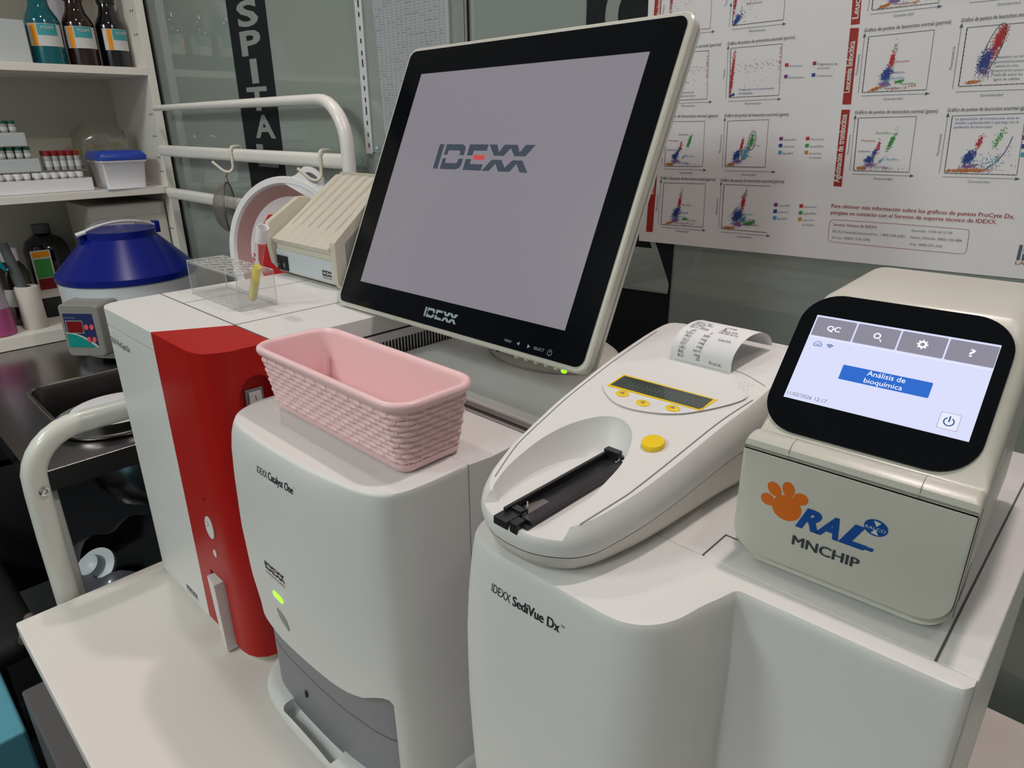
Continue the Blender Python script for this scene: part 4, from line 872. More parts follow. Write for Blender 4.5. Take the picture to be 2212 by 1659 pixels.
def chart(TL, TR_, BR, BL, kind, frame_='full'):
    A, Bq, Cq, D = q3(TL), q3(TR_), q3(BR), q3(BL)
    def uv(u, v): return (D.lerp(Cq, u)).lerp(A.lerp(Bq, u), v)
    def ln(u0, v0, u1, v1, w, m):
        a, c = uv(u0, v0), uv(u1, v1); d = (c - a).normalized(); nn = Vector((d.z, 0, -d.x)) * w / 2; o = Vector((0, -.00004, 0)); b.poly3([a + nn + o, a - nn + o, c - nn + o, c + nn + o], m)
    ln(0, 0, 0, 1, .0009, 'p_grey'); ln(0, 1, 1, 1, .0008, 'p_grey'); ln(0, 0, 1, 0, .0007, 'p_grey')
    if frame_ == 'full': ln(1, 0, 1, 1, .0007, 'p_grey')
    for k in range(14): ln(k / 14 + .02, 0, k / 14 + .045, 0, .0008, 'p_black'); ln(0, k / 14 + .02, 0, k / 14 + .045, .0011, 'p_grey')
    for m, cu, cv, ru, rv, ro, n in CL[kind]:
        c_, s__ = math.cos(ro), math.sin(ro); asp = 1.0
        if n > 220 and m != 'p_cyan':
            e = [(cu + .72 * (ru * math.cos(t) * c_ - rv * math.sin(t) * s__), cv + .72 * (ru * math.cos(t) * s__ + rv * math.sin(t) * c_)) for t in [2 * math.pi * k / 18 for k in range(18)]]
            lay[0] += 1e-6; b.poly3([uv(max(.01, u), max(.01, v)) + Vector((0, -.00005 - lay[0] * .2, 0)) for u, v in e], m)
        for k in range(int(n * .55)):
            g1, g2 = RG.gauss(0, .62), RG.gauss(0, .62); u = cu + ru * g1 * c_ - rv * g2 * s__; v = cv + ru * g1 * s__ + rv * g2 * c_
            if not (.005 < u < .99 and .005 < v < .99): continue
            p = uv(u, v); s0 = .00042; o = Vector((0, -RG.uniform(.00010, .00034), 0))
            b.add([p + o + Vector((-s0, 0, -s0)), p + o + Vector((s0, 0, -s0)), p + o + Vector((s0, 0, s0)), p + o + Vector((-s0, 0, s0))], [(0, 1, 2, 3)], m)
    return uv
def ring_(uv, cu, cv, ru, rv, ro, m='p_black'):
    c_, s__ = math.cos(ro), math.sin(ro); P_ = []
    for t in range(28):
        a = 2 * math.pi * t / 28; P_.append(uv(cu + ru * math.cos(a) * c_ - rv * math.sin(a) * s__, cv + ru * math.cos(a) * s__ + rv * math.sin(a) * c_))
    for i in range(28):
        a, c = P_[i], P_[(i + 1) % 28]; d = (c - a).normalized(); nn = Vector((d.z, 0, -d.x)) * .0003; o = Vector((0, -.00038, 0)); b.poly3([a + nn + o, a - nn + o, c - nn + o, c + nn + o], m)
chart((1452, -60), (1541, -66), Z1(775, 310), (1444.6, 68.6), 'retic')
u2 = chart((1588, -40), (1699, -48), Z1(1570, 215), Z1(1015, 280), 'retic')
ring_(u2, .45, 1.0, .45, .38, .5)
chart(Z1(330, 580), Z1(762, 550), Z1(740, 1075), Z1(300, 1095), 'ery'); chart(Z1(1000, 525), Z1(1560, 475), Z1(1520, 1035), Z1(980, 1060), 'ery')
chart(Z3(300, 65), Z3(718, 60), Z3(692, 552), Z3(280, 548), 'cat'); u2 = chart(Z3(965, 58), Z3(1410, 42), Z3(1370, 560), Z3(935, 552), 'cat2')
ring_(u2, .64, .57, .085, .21, -.15); ring_(u2, .49, .30, .075, .145, -.3)
chart(Z3(270, 728), Z3(725, 740), Z3(697, 1210), Z3(240, 1180), 'dog'); u2 = chart(Z3(925, 745), Z3(1428, 765), Z3(1390, 1270), Z3(895, 1225), 'dog2', 'open')
ring_(u2, .60, .19, .13, .055, .3); ring_(u2, .42, .26, .10, .075, .7)
chart((1895, -100), (2042, -112), Z2(1285, 30), Z2(560, 110), 'dog'); chart(Z2(525, 400), Z2(1240, 325), Z2(1150, 975), Z2(455, 1005), 'dog')
u2 = chart(Z2(1595, 300), (2246, 46), (2226, 180), Z2(1500, 940), 'leuc'); ring_(u2, .42, .62, .105, .42, -.26)
chart(Z4(380, 115), Z4(958, 100), Z4(883, 655), Z4(330, 638), 'cat'); chart(Z4(1315, 95), (2216, 245), Z4(1955, 683), Z4(1235, 663), 'aglu')
cv = smooth([Z4(1570, 655), Z4(1700, 590), Z4(1800, 500), Z4(1870, 400), Z4(1915, 298)], 4, False)
for p, q in zip(cv, cv[1:]): line(p, q, .0009, 'p_slate')
for a, c in ((Z1(610, 365), Z1(800, 345)), (Z1(1010, 322), Z1(1570, 262)), (Z1(390, 1125), Z1(770, 1108)), (Z1(970, 1102), Z1(1515, 1077)), (Z3(278, 578), Z3(708, 590)), (Z3(930, 596), Z3(1455, 610)), (Z3(235, 1210), Z3(700, 1244)), (Z3(890, 1260), Z3(1398, 1305)),
             (Z2(545, 158), Z2(1285, 72)), (Z2(445, 1043), Z2(1150, 1018)), (Z4(320, 673), Z4(900, 692)), (Z4(1218, 700), Z4(1950, 722)), (Z1(945, 1070), Z1(970, 525)), (Z1(980, 293), Z1(1000, 60)), (Z3(905, 563), Z3(933, 48)), (Z3(250, 550), Z3(262, 300)), (Z3(865, 1228), Z3(893, 742)), (Z3(208, 1178), Z3(240, 718)),
             (Z2(413, 1010), Z2(480, 395)), (Z2(1435, 965), Z2(1532, 290)), (Z4(292, 640), Z4(347, 115)), (Z4(1183, 665), Z4(1270, 95)), (Z2(515, 122), Z2(545, -60))): arrow(a, c, .0005, 'p_slate')
line(Z2(1470, 1000), Z2(2212, 972), .0005, 'p_slate'); line(Z2(1620, 30), Z2(2212, -30), .0005, 'p_slate')
for (a, c) in ((((1417, -40)), (1432, -42)),): quad([(1417.5, -40), (1432.5, -42), (1424, 76), (1409, 78)], 'banner')
quad([(1846, -60), (1866, -62), Z2(428, 262), Z2(330, 272)], 'banner'); quad([Z2(325, 305), Z2(422, 302), Z2(333, 1135), Z2(238, 1135)], 'banner')
quad([Z4(212, 32), Z4(297, 32), Z4(212, 798), Z4(130, 795)], 'banner'); quad([(1412, 270), (1428, 268), Z3(150, 1263), Z3(78, 1260)], 'banner')
lay[0] += .00004
TS_ = [('Leucemia linfocítica', Z2(317, 1003), Z2(378, 445), 'p_white', .0065), ('Aglutinación de trombocitos', Z4(190, 755), Z4(268, 80), 'p_white', .0070), ('Leucopenia', Z2(412, 197), (1866, -62), 'p_white', .0065), ('Eosinofilia/Basofilia', Z3(160, 852), (1427, 305), 'p_white', .0055), ('Reticulocitos', (1423.5, 58), (1427.5, 0), 'p_white', .0055)]
for s, a, c, m, h in TS_: pt_(s, a, c, m, h, .025)
for s, a, c in (('Gráfico de puntos de eritrocitos anormal (perros)', Z1(962, 492), Z1(1695, 420)), ('Gráfico de puntos de eritrocitos normal (perros)', Z1(160, 562), Z1(895, 497)), ('Gráfico de puntos de leucocitos normal (gatos)', Z3(150, 22), Z3(857, 15)), ('Gráfico de puntos de leucocitos anormal (gatos)', Z3(928, 13), Z3(1625, 0)),
             ('Gráfico de puntos de leucocitos normal (perros)', Z3(238, 688), Z3(830, 706)), ('Gráfico de puntos de leucocitos anormal (perros)', Z3(890, 712), Z3(1577, 730)), ('Gráfico de puntos de leucocitos normal (perros)', Z2(475, 350), Z2(1417, 257)), ('Gráfico de puntos de leucocitos anormal (perros)', Z2(1527, 242), Z2(2490, 150)),
             ('Gráfico de puntos de leucocitos normal (gatos)', Z4(343, 75), Z4(1167, 62)), ('Gráfico de puntos de leucocitos anormal (gatos)', Z4(1263, 53), Z4(2110, 30))): pt_(s, a, c, 'p_black', .0038, .006)
for s, a, c, m in (('Para obtener más información sobre los gráficos de puntos ProCyte Dx,', Z4(110, 1005), Z4(1930, 1117), 'p_brick'), ('póngase en contacto con el Servicio de soporte técnico de IDEXX.', Z4(103, 1070), Z4(1755, 1172), 'p_brick'), ('Servicio Técnico de IDEXX', Z4(130, 1187), Z4(560, 1215), 'p_brick'),
                ('EE.UU./Canadá/Latinoamérica  1-800-248-2483', Z4(122, 1252), Z4(840, 1307), 'p_slate'), ('Europa  00800 1234 3399', Z4(115, 1312), Z4(490, 1342), 'p_slate'), ('Australia  1300 44 33 99', Z4(903, 1245), Z4(1312, 1275), 'p_slate'), ('Nueva Zelanda  0800-102-084', Z4(895, 1312), Z4(1407, 1350), 'p_slate'), ('Asia  0800-291-018', Z4(885, 1380), Z4(1207, 1407), 'p_slate')):
    pt_(s, a, c, m, None, .012 if m == 'p_brick' else 0)
for s, a, c, m in (('Fluorescencia', Z1(1195, 350), Z1(1372, 335), 'p_slate'), ('Fluorescencia', Z1(1153, 1137), Z1(1325, 1132), 'p_slate'), ('Fluorescencia', Z1(462, 1160), Z1(610, 1158), 'p_slate'), ('Granularidad', Z3(440, 627), Z3(577, 630), 'p_slate'), ('Granularidad', Z3(1110, 648), Z3(1265, 652), 'p_slate'), ('Granularidad', Z3(398, 1260), Z3(537, 1270), 'p_slate'), ('Granularidad', Z3(1065, 1320), Z3(1217, 1332), 'p_slate'),
                ('Granularidad', Z2(795, 187), Z2(1012, 163), 'p_slate'), ('Granularidad', Z2(683, 1090), Z2(890, 1082), 'p_slate'), ('Granularidad', Z4(530, 728), Z4(715, 733), 'p_slate'), ('Granularidad', Z4(1465, 760), Z4(1680, 765), 'p_slate'), ('Granularidad', Z2(1733, 1050), Z2(1980, 1042), 'p_slate'), ('Granularidad', Z2(1920, 62), Z2(2167, 40), 'p_slate'),
                ('Tamaño', Z1(930, 855), Z1(942, 742), 'p_slate'), ('Tamaño', Z1(270, 165), Z1(283, 52), 'p_slate'), ('Fluorescencia', Z3(888, 403), Z3(905, 210), 'p_slate'), ('Fluorescencia', Z3(852, 1073), Z3(862, 893), 'p_slate'), ('Fluorescencia', Z3(200, 1030), Z3(215, 860), 'p_slate'), ('Fluorescencia', Z2(405, 815), Z2(433, 590), 'p_slate'), ('Fluorescencia', Z2(1430, 755), Z2(1467, 505), 'p_slate'), ('Fluorescencia', Z4(285, 475), Z4(306, 282), 'p_slate'), ('Fluorescencia', Z4(1180, 487), Z4(1213, 275), 'p_slate'), ('Tamaño', (1569.5, 14), (1573.5, -12), 'p_slate'),
                ('Reticulocitosis', Z1(1170, 52), Z1(1342, 32), 'p_slate'), ('inmaduros', Z1(440, 165), Z1(568, 155), 'p_brick'), ('inmaduros', Z1(430, 905), Z1(543, 902), 'p_brick'), ('Concentración de', Z1(415, 1018), Z1(595, 1012), 'p_blue'), ('trombocitos normal', Z1(415, 1055), Z1(610, 1048), 'p_blue'), ('Disminución en la concentración', Z1(1085, 985), Z1(1467, 968), 'p_blue'), ('de plaquetas', Z1(1085, 1025), Z1(1235, 1020), 'p_blue'),
                ('Monocitos', Z2(805, 683), Z2(967, 672), 'p_red'), ('Linfocitos', Z2(770, 800), Z2(915, 795), 'p_blue'), ('Basófilos', Z2(772, 862), Z2(912, 855), 'p_cyan'), ('Eosinófilos', Z2(875, 922), Z2(1038, 917), 'p_green'), ('Neutrófilos', Z2(690, 970), Z2(848, 964), 'p_plum'), ('Neutrófilos', Z2(795, 58), Z2(965, 40), 'p_plum'),
                ('Monocitos', Z4(410, 350), Z4(545, 352), 'p_red'), ('Linfocitos', Z4(375, 455), Z4(497, 457), 'p_blue'), ('Eosinófilos', Z4(555, 275), Z4(700, 275), 'p_green'), ('Basófilos', Z4(655, 537), Z4(778, 540), 'p_cyan'), ('Neutrófilos', Z4(533, 610), Z4(675, 615), 'p_plum'),
                ('Monocitos', Z3(330, 280), Z3(432, 282), 'p_red'), ('Linfocitos', Z3(307, 380), Z3(402, 382), 'p_blue'), ('Eosinófilos', Z3(432, 213), Z3(540, 215), 'p_green'), ('Basófilos', Z3(520, 448), Z3(608, 450), 'p_cyan'), ('Neutrófilos', Z3(433, 517), Z3(540, 520), 'p_plum'), ('Monocitos', Z3(463, 975), Z3(565, 980), 'p_red'), ('Linfocitos', Z3(442, 1060), Z3(538, 1065), 'p_blue'), ('Basófilos', Z3(428, 1102), Z3(505, 1106), 'p_cyan'), ('Eosinófilos', Z3(528, 1145), Z3(625, 1150), 'p_green'), ('Neutrófilos', Z3(398, 1168), Z3(500, 1175), 'p_plum'), ('Basófilos', Z3(1140, 1078), Z3(1238, 1084), 'p_cyan'), ('Eosinófilos', Z3(1178, 1193), Z3(1300, 1200), 'p_green'), ('Eosinófilos', Z3(1230, 330), Z3(1313, 333), 'p_green'), ('Basófilos', Z3(1165, 448), Z3(1224, 450), 'p_cyan'),
                ('La aglutinación de trombocitos varía en', Z4(1343, 137), Z4(1980, 125), 'p_blue'), ('tamaño y granularidad y aparece con la', Z4(1338, 175), Z4(1976, 167), 'p_blue'), ('población de leucocitos', Z4(1330, 218), Z4(1705, 214), 'p_blue'),
                ('Aumento en las', Z2(1915, 635), Z2(2202, 620), 'p_slate'), ('concentraciones', Z2(1908, 685), Z2(2225, 672), 'p_slate'), ('celulares con', Z2(1900, 732), Z2(2145, 722), 'p_slate'), ('separación poco', Z2(1892, 780), Z2(2202, 770), 'p_slate'), ('definida entre los', Z2(1885, 828), Z2(2195, 818), 'p_slate'), ('tipos de células', Z2(1875, 876), Z2(2160, 866), 'p_slate')):
    pt_(s, a, c, m, None, 0.0)
def key(p, s, m, w):
    x, y = p; k = 4.0; quad([(x - k, y - k + .4), (x + k, y - k - .4), (x + k - .6, y + k - .4), (x - k - .6, y + k)], m); pt_(s, (x + 6, y + 4.2), (x + 6 + w, y + 3.6), 'p_slate', None, 0.0)
for p, s, m, w in ((Z1(1608, 707), 'Eritrocitos', 'p_red', 26), (Z1(1910, 688), 'Fragmentos de', 'p_brick', 43), (Z1(1598, 832), 'Reticulocitos', 'p_plum', 33), (Z1(1898, 815), 'Trombocitos', 'p_blue', 34)): key(p, s, m, w)
pt_('eritrocitos', Z1(1937, 752), Z1(2072, 747), 'p_slate')
for oy, ox, w in ((0, 0, 1), (722, -58, .95)):
    for x, y, s, m, w_ in ((1547, 250, 'Neutrófilos', 'p_plum', 26), (1540, 325, 'Linfocitos', 'p_blue', 23.5), (1535, 400, 'Basófilos', 'p_cyan', 22), (1835, 248, 'Monocitos', 'p_red', 28), (1828, 325, 'Eosinófilos', 'p_green', 29), (1820, 400, 'Eritrocitos', 'p_amber', 26)):
        sk = (0 if oy == 0 else (x - 1540) * .055); key(Z3(x + ox - (12 if oy and x > 1700 else 0), y + (oy - 6) * (1 if oy else 0) + sk - (y - 250) * (.05 if oy else 0)), s, m, w_ * w)
pt_('no lisados', Z3(1845, 467), Z3(1982, 468), 'p_slate'); pt_('no lisados', Z3(1775, 1195), Z3(1906, 1198), 'p_slate')
for x, y, m in ((2222, 310, 'p_plum'), (2216, 397, 'p_blue'), (2208, 480, 'p_cyan')): quad([Z4(x - 210, y - 22), Z4(x - 100, y - 24), Z4(x - 105, y + 22), Z4(x - 216, y + 24)], m)
bx = ([Z4(100, 1140), Z4(140, 1127), Z4(800, 1172), Z4(1430, 1222), Z4(1480, 1235), Z4(1483, 1270), Z4(1455, 1430), Z4(1440, 1462), Z4(1395, 1468), Z4(700, 1405), Z4(110, 1347), Z4(78, 1325), Z4(78, 1290), Z4(88, 1190)])
for p, q in zip(bx, bx[1:] + bx[:1]): line(p, q, .0005, 'p_brick')
lp = pw(2195, 561.5); logo(b, lp, dx, dz, Vector(NW), .052, 'p_slate', 'p_red', .0003, 1.5); text(b, 'LABORATORIES', pw(2192.5, 571), pw(2192.5, 571) + dx * .050, 'p_brick', NW, .0034)
part('printed_charts', b, r, flat=True)
r2_ = MB()
# ------------------------------------------------------------------ sheet in a punched sleeve
r = root('document_sleeve', (-0.3, 0.598, 0.577), 'handwritten table sheet in a clear punched sleeve taped to the glass wall', 'document')
DY = 0.5965
def dw(px, py): return on('y', DY, px, py)
x0 = dw(768, 0).x; b = MB()
zb = 0.577
sl = [(-0.4010, 0.851), (-0.1350, 0.860), (-0.1350, 0.587), (-0.3460, 0.582), (-0.3900, 0.580)]
b.poly3([(-0.383, DY, 0.90), (-0.135, DY, 0.90), (-0.135, DY, 0.585), (-0.384, DY, 0.580)], 'sleeve_film'); part('sleeve', b, r, flat=True)
st0 = MB().box((-0.4060, DY - .0004, 0.5765), (-0.3830, DY, 0.90), 'page')
hl = []
for k, (z, L) in enumerate(((.845, .008), (.826, .004), (.803, .004), (.781, .004), (.760, .004), (.7425, .008), (.717, .004), (.6975, .004), (.677, .004), (.657, .009), (.6345, .004), (.6120, .004), (.592, .004))):
    hl.append(MB().loft([[(x, y_, zz) for x, zz in rrect(-.3965, z - L * .7 - .0018, -.3915, z + L * .7 + .0018, .0024, 4)] for y_ in (DY - .01, DY + .01)], 'page'))
part('punched_strip', boolean(st0, hl), r, flat=True)
b = MB(); b.poly3([(-0.352, DY + .0010, 0.90), (-0.140, DY + .0010, 0.90), (-0.140, DY + .0010, 0.60), (-0.339, DY + .0010, 0.60)], 'page'); 
for k in range(62):
    z = .890 - k * .0046; b.box((-.345, DY + .0004, z), (-.150, DY + .0006, z + .0005), 'page_ink')
for k in range(16):
    x = -.345 + k * .013; b.box((x, DY + .0003, .605), (x + .0004, DY + .0005, .89), 'page_ink')
RG2 = random.Random(5)
for k in range(190):
    x = -.344 + .013 * RG2.randrange(15); z = .889 - .0046 * RG2.randrange(61); w_ = RG2.uniform(.004, .010)
    b.poly3([(x + .001, DY + .0002, z - .0030), (x + .001 + w_, DY + .0002, z - .0026), (x + .001 + w_, DY + .0002, z - .0016), (x + .001, DY + .0002, z - .0020)], 'pen_ink' if k % 3 else 'page_ink')
part('written_sheet', b, r, flat=True)
b = MB(); b.loft([[(x, y_, z) for x, z in rrect(-.374, .5845, -.361, .5920, .0035, 5)] for y_ in (DY - .0006, DY - .0002)], 'label_teal'); b.loft([[(x, y_, z) for x, z in rrect(-.3725, .5858, -.3625, .5907, .0024, 5)] for y_ in (DY - .0008, DY - .0006)], 'page'); part('sleeve_mark', b, r, flat=True)
# ------------------------------------------------------------------ vinyl strips on the glass
r = root('vinyl_strip', (-0.84, 0.598, 0.3), 'dark vertical vinyl strip with pale capital letters on the glass wall', 'sign')
part('strip', MB().box((-0.936, 0.5988, -0.60), (-0.751, 0.5998, 1.50), 'vinyl_dark'), r)
b = MB()
for k, ch in enumerate('HOSPITAL'):
    cx_ = {2: (533, 27), 3: (541, 91), 4: (549, 152), 5: (556, 212), 6: (571, 272), 7: (577, 335)}.get(k, (525, -100 + 60 * k))
    q_ = on('y', .598, *cx_); wd = {'I': .034}.get(ch, .100); hgt = .052; vs, fs, w = glyphs(ch, .03)
    b.add([(q_.x - wd / 2 + x * wd / w, 0.5982, q_.z - hgt / 2 + y * hgt / .73) for x, y in vs], fs, 'glass_letters')
part('lettering', b, r, flat=True)
r = root('window_decal', (0.24, 0.598, 0.0), 'dark vinyl rectangle with big cut out shapes on the glass, behind the monitor', 'sign')
pnl = MB().box((0.150, 0.5988, -0.10), (0.318, 0.5998, 1.20), 'vinyl_dark')
b = MB()
def gq(pts, m='partition_glass', d=.0): b.loft([[Vector((p.x, .5990, p.z)) for p in [on('y', .5985, *q) for q in pts]], [Vector((p.x, .5980 - d, p.z)) for p in [on('y', .5985, *q) for q in pts]]], m)
Zv = lambda x, y: (1270 + x / 5.185, 480 + y / 5.185)
gq([(1120, 600), Zv(324, 727), Zv(888, 803), Zv(905, 700), Zv(757, 225), (1405, 480), (1390, 480), Zv(720, 293), Zv(468, 268), (1120, 520)])
O_ = on('y', .598, 1376, 28); b2 = MB()
for k in range(30):
    a0_, a1_ = 2 * math.pi * k / 30, 2 * math.pi * (k + 1) / 30
    b2.poly3([(O_.x + q * math.cos(a) * .9, .5980, O_.z + q * math.sin(a)) for q, a in ((.034, a0_), (.058, a0_), (.058, a1_), (.034, a1_))], 'glass_letters')
part('dark_film', pnl, r); part('lower_cutout', b, r, flat=True); part('ring_cutout', b2, r, flat=True)

# ================================================================== RAIL on the glass wall
r = root('wall_rail', (-0.9, 0.55, 0.44), 'white bent tube rail frame in front of the glass wall', 'rail')
arc = [(-1.36, 0.55, 0.676), (-0.60, 0.55, 0.679), (-0.490, 0.55, 0.679)]
for k in range(1, 9):
    a = math.radians(90 * k / 8); arc.append((-0.490 + 0.088 * math.sin(a), 0.55, 0.591 + 0.088 * math.cos(a)))
arc += [(-0.402, 0.55, 0.50), (-0.402, 0.55, 0.30)]
part('frame_tube', MB().tube(arc, [0.0078, .0106, .0110, .0116, .0122, .0128, .0134] + [.0138] * (len(arc) - 7), 'rail_paint', 20), r)
for z in (0.562, 0.443): part('crossbar', MB().loft([[(x, 0.55 + (y - .5) * .022, z + (q - .5) * .030) for y, q in rrect(0, 0, 1, 1, .35, 5)] for x in (-1.36, -0.405)], 'rail_paint'), r)
for x, z in ((-1.2, 0.562), (-0.60, 0.562)): part('bracket', MB().tube([(x, 0.562, z), (x, 0.598, z)], .007, 'rail_paint', 12), r)
def hook(x, dz_, lab):
    r = root('rail_hook', (x, 0.535, 0.52), lab, 'hook', 'cream hooks on the rail')
    p = smooth([(x, 0.5635, 0.552), (x, 0.5640, 0.578), (x, 0.550, 0.5825), (x, 0.5360, 0.578), (x, 0.5355, 0.550), (x, 0.5340, 0.532), (x - .004, 0.5260, 0.5235), (x - .012, 0.5160, 0.5260), (x - .022, 0.5060, 0.5380), (x - .030, 0.4985, 0.5480)], 4, False)
    part('hook_body', MB().tube(p, 0.0033, 'cream', 12), r)
hook(-0.888, 0, 'cream plastic hook on the rail holding the small strainer'); hook(-0.484, 0, 'cream plastic hook on the rail holding the white bowl')
# strainer
r = root('tea_strainer', (-0.915, 0.515, 0.38), 'small round metal mesh strainer hanging from a hook', 'strainer')
TSn = frame((-0.905, 0.520, 0.436), Vector((.80, -.60, 0)).normalized(), Vector((0.0, 0.0, 1)), Vector((.60, .80, 0)).normalized())
part('wire_rim', MB().tube([TSn @ Vector((.062 * math.cos(a), .062 * math.sin(a), 0)) for a in [2 * math.pi * k / 40 for k in range(41)]], .0022, 'mesh_metal', 8), r)
part('mesh_cup', MB().lathe([(.061, 0), (.056, -.014), (.044, -.027), (.026, -.035), (.003, -.038)], 'strainer_mesh', TSn, 40, False), r)
b = MB(); tip = Vector((-0.898, 0.526, 0.524))
for s in (-1, 1): b.tube([TSn @ Vector((.024 * s, .057, 0)), TSn @ Vector((.012 * s, .075, 0)), tip], .0011, 'mesh_metal', 8)
part('hanging_loop', b, r)
# bowl
r = root('plastic_bowl', (-0.64, 0.50, 0.30), 'round white plastic bowl hanging on a hook behind the beige instrument', 'bowl')
bn = Vector((.38, -.92, .10)).normalized(); bxv = Vector((0, 0, 1)).cross(bn).normalized(); byv = bn.cross(bxv)
BO = Vector((-0.575, 0.490, 0.366)); TB = frame(BO, bxv, byv, bn)
RBW = .158
part('bowl_body', MB().lathe([(RBW, 0), (RBW + .006, .002), (RBW + .004, .006), (RBW - .008, .006), (RBW - .012, .001), (RBW - .018, -.010)], 'white_plastic', TB, 64, False), r, ang=50)
part('inner_band', MB().lathe([(RBW - .012, .0005), (RBW - .036, -.018)], 'bowl_pink', TB, 64, False), r)
part('bowl_floor', MB().lathe([(RBW - .0355, -.0178), (RBW - .050, -.024), (.02, -.027), (.002, -.027)], 'white_plastic', TB, 64, False), r)
part('outer_wall', MB().lathe([(RBW, 0), (RBW - .030, -.022), (RBW - .046, -.028), (.002, -.031)], 'white_plastic', TB, 64, False), r)
tabp = smooth([(-.075, RBW * .86), (-.040, RBW * 1.04), (-.026, RBW * 1.20), (.0, RBW * 1.25), (.026, RBW * 1.20), (.040, RBW * 1.04), (.075, RBW * .86)], 4, False)
Rz = Matrix.Rotation(math.radians(-24), 4, 'Z'); tb = MB().loft([[(x, y, z) for x, y in tabp] for z in (.001, .005)], 'white_plastic')
tb.v = [TB @ (Rz @ v) for v in tb.v]
hc = MB().loft([[(x, y, z) for x, y in ell(0, RBW * 1.12, .019, .0095, 20)] for z in (-.02, .03)], 'white_plastic'); hc.v = [TB @ (Rz @ v) for v in hc.v]
part('hanging_tab', boolean(tb, [hc]), r, label='tab with an oval hole')
r = root('red_container', (-0.60, 0.46, 0.30), 'red plastic part sitting in the hanging white bowl', 'container')
rp = [(-.092, -.02), (-.088, .040), (-.055, .082), (.01, .088), (.06, .06), (.06, -.075), (-.030, -.085), (-.075, -.070)]
part('container_body', MB().loft([[TB @ Vector((x * k, y * k if y > 0 else y, z)) for x, y in rp] for z, k in ((-.0255, .96), (-.004, 1.0), (.001, .93), (-.003, .86))], 'red_cloth'), r, .002)
part('dark_spot', MB().loft([[TB @ Vector((x, y, z)) for x, y in ell(-.042, .058, .014, .009, 18, .5)] for z in (-.0040, -.0020)], 'dark_red'), r)

# ================================================================== SHELF CABINET
XF, XB = -1.40, -1.735
r = root('shelf_cabinet', (-1.57, 0.0, 0.0562), 'open white shelf cabinet on the left wall, filled with bottles and boxes', 'cabinet')
part('side_panel', MB().box((XB, 0.562, 0.0562), (XF, 0.584, 1.60), 'cabinet'), r, .001)
part('side_panel', MB().box((XB, -0.65, 0.0562), (XF, -0.628, 1.60), 'cabinet'), r, .001)
part('back_panel', MB().box((XB - .012, -0.65, 0.0562), (XB, 0.584, 1.60), 'cabinet_back'), r)
SH = [0.0905, 0.4585, 0.7830, 1.12]
for z in SH: part('shelf_board', MB().box((XB, -0.628, z - .0195 - (.0148 if z < .1 else 0)), (XF + .0005, 0.562, z), 'cabinet'), r, .001)
b = MB()
for y, in ((0.5618,),):
    for x in (-1.425, -1.442): 
        for z in (.99, .93, .87, .66, .60, .54, .50, .33, .27, .21): b.lathe([(.0028, 0), (.0028, .0006)], 'black_matte', frame((x, y, z), (1, 0, 0), (0, 0, 1), (0, -1, 0)), 8)
part('pin_hole', tag(None, None) if False else b, r, kind=None) if False else None
ph = part('pin_hole', b, r, flat=True); ph['kind'] = 'stuff'
def shelf_item(name, x, y, z, lab, cat, group=None): return root(name, (x, y, z), lab, cat, group)
# stain bottles
def stain(yc, R_, liq, rot, lab, xc=-1.50, capc='red_cap'):
    z0 = SH[2] + .0005; r = shelf_item('stain_bottle', xc, yc, z0, lab, 'bottle', 'stain bottles on the top shelf'); T = TR(xc, yc, z0)
    part('bottle', MB().lathe([(R_ - .006, 0), (R_, .005), (R_, .108), (R_ - .003, .118), (R_ - .013, .136), (R_ * .58, .146), (R_ * .52, .164)], liq, T, 40), r, ang=50)
    part('cap', MB().lathe([(R_ * .60, .1645), (R_ * .60, .20), (R_ * .54, .203)], capc, T, 32), r)
    b = MB(); n_ = 24
    def arc_(a0, a1, z0_, z1_, m, rr_=.0006):
        ps = [math.radians(a0 + (a1 - a0) * k / n_) for k in range(n_ + 1)]
        b.add([((R_ + rr_) * math.cos(a) + xc, (R_ + rr_) * math.sin(a) + yc, z0 + z) for a in ps for z in (z0_, z1_)], [(2 * k, 2 * k + 2, 2 * k + 3, 2 * k + 1) for k in range(n_)], m)
    arc_(rot - 62, rot + 62, .046, .100, 'label_white'); arc_(rot - 46, rot - 28, .047, .099, 'label_orange', .0009); arc_(rot - 24, rot + 42, .072, .099, 'label_teal', .0009)
    n2 = Vector((math.cos(math.radians(rot + 6)), math.sin(math.radians(rot + 6)), 0)); rt_ = Vector((-n2.y, n2.x, 0)); c_ = Vector((xc, yc, z0)) + n2 * (R_ + .0014)
    text(b, 'MAIM', c_ - rt_ * .012 + Vector((0, 0, .086)), c_ + rt_ * .016 + Vector((0, 0, .086)), 'label_white', n2)
    part('label', b, r, flat=True)
stain(0.352, .041, 'teal_liquid', -12, 'glass bottle of teal stain on the top shelf beside white box', capc='label_white')
stain(0.437, .039, 'brown_liquid', -10, 'glass bottle of dark brown stain, in the middle of three')
stain(0.519, .038, 'dark_liquid', 10, 'glass bottle of near black stain beside the cabinet side', capc='black')
r = shelf_item('reagent_box', -1.50, 0.24, SH[2], 'pale cardboard reagent box with red print on top shelf', 'box')
b_ = part('carton', MB().box((-1.58, 0.16, SH[2] + .0005), (-1.462, 0.300, SH[2] + .104), 'white_box'), r, .001)
b = MB(); text(b, 'M', (-1.4618, .20, SH[2] + .055), (-1.4618, .232, SH[2] + .055), 'p_red', (1, 0, 0), h=.018); b.box((-1.4618, .20, SH[2] + .044), (-1.4615, .232, SH[2] + .0452), 'grey_mid'); b.box((-1.4618, .20, SH[2] + .038), (-1.4615, .236, SH[2] + .0392), 'grey_mid'); part('printed_text', b, r, flat=True)
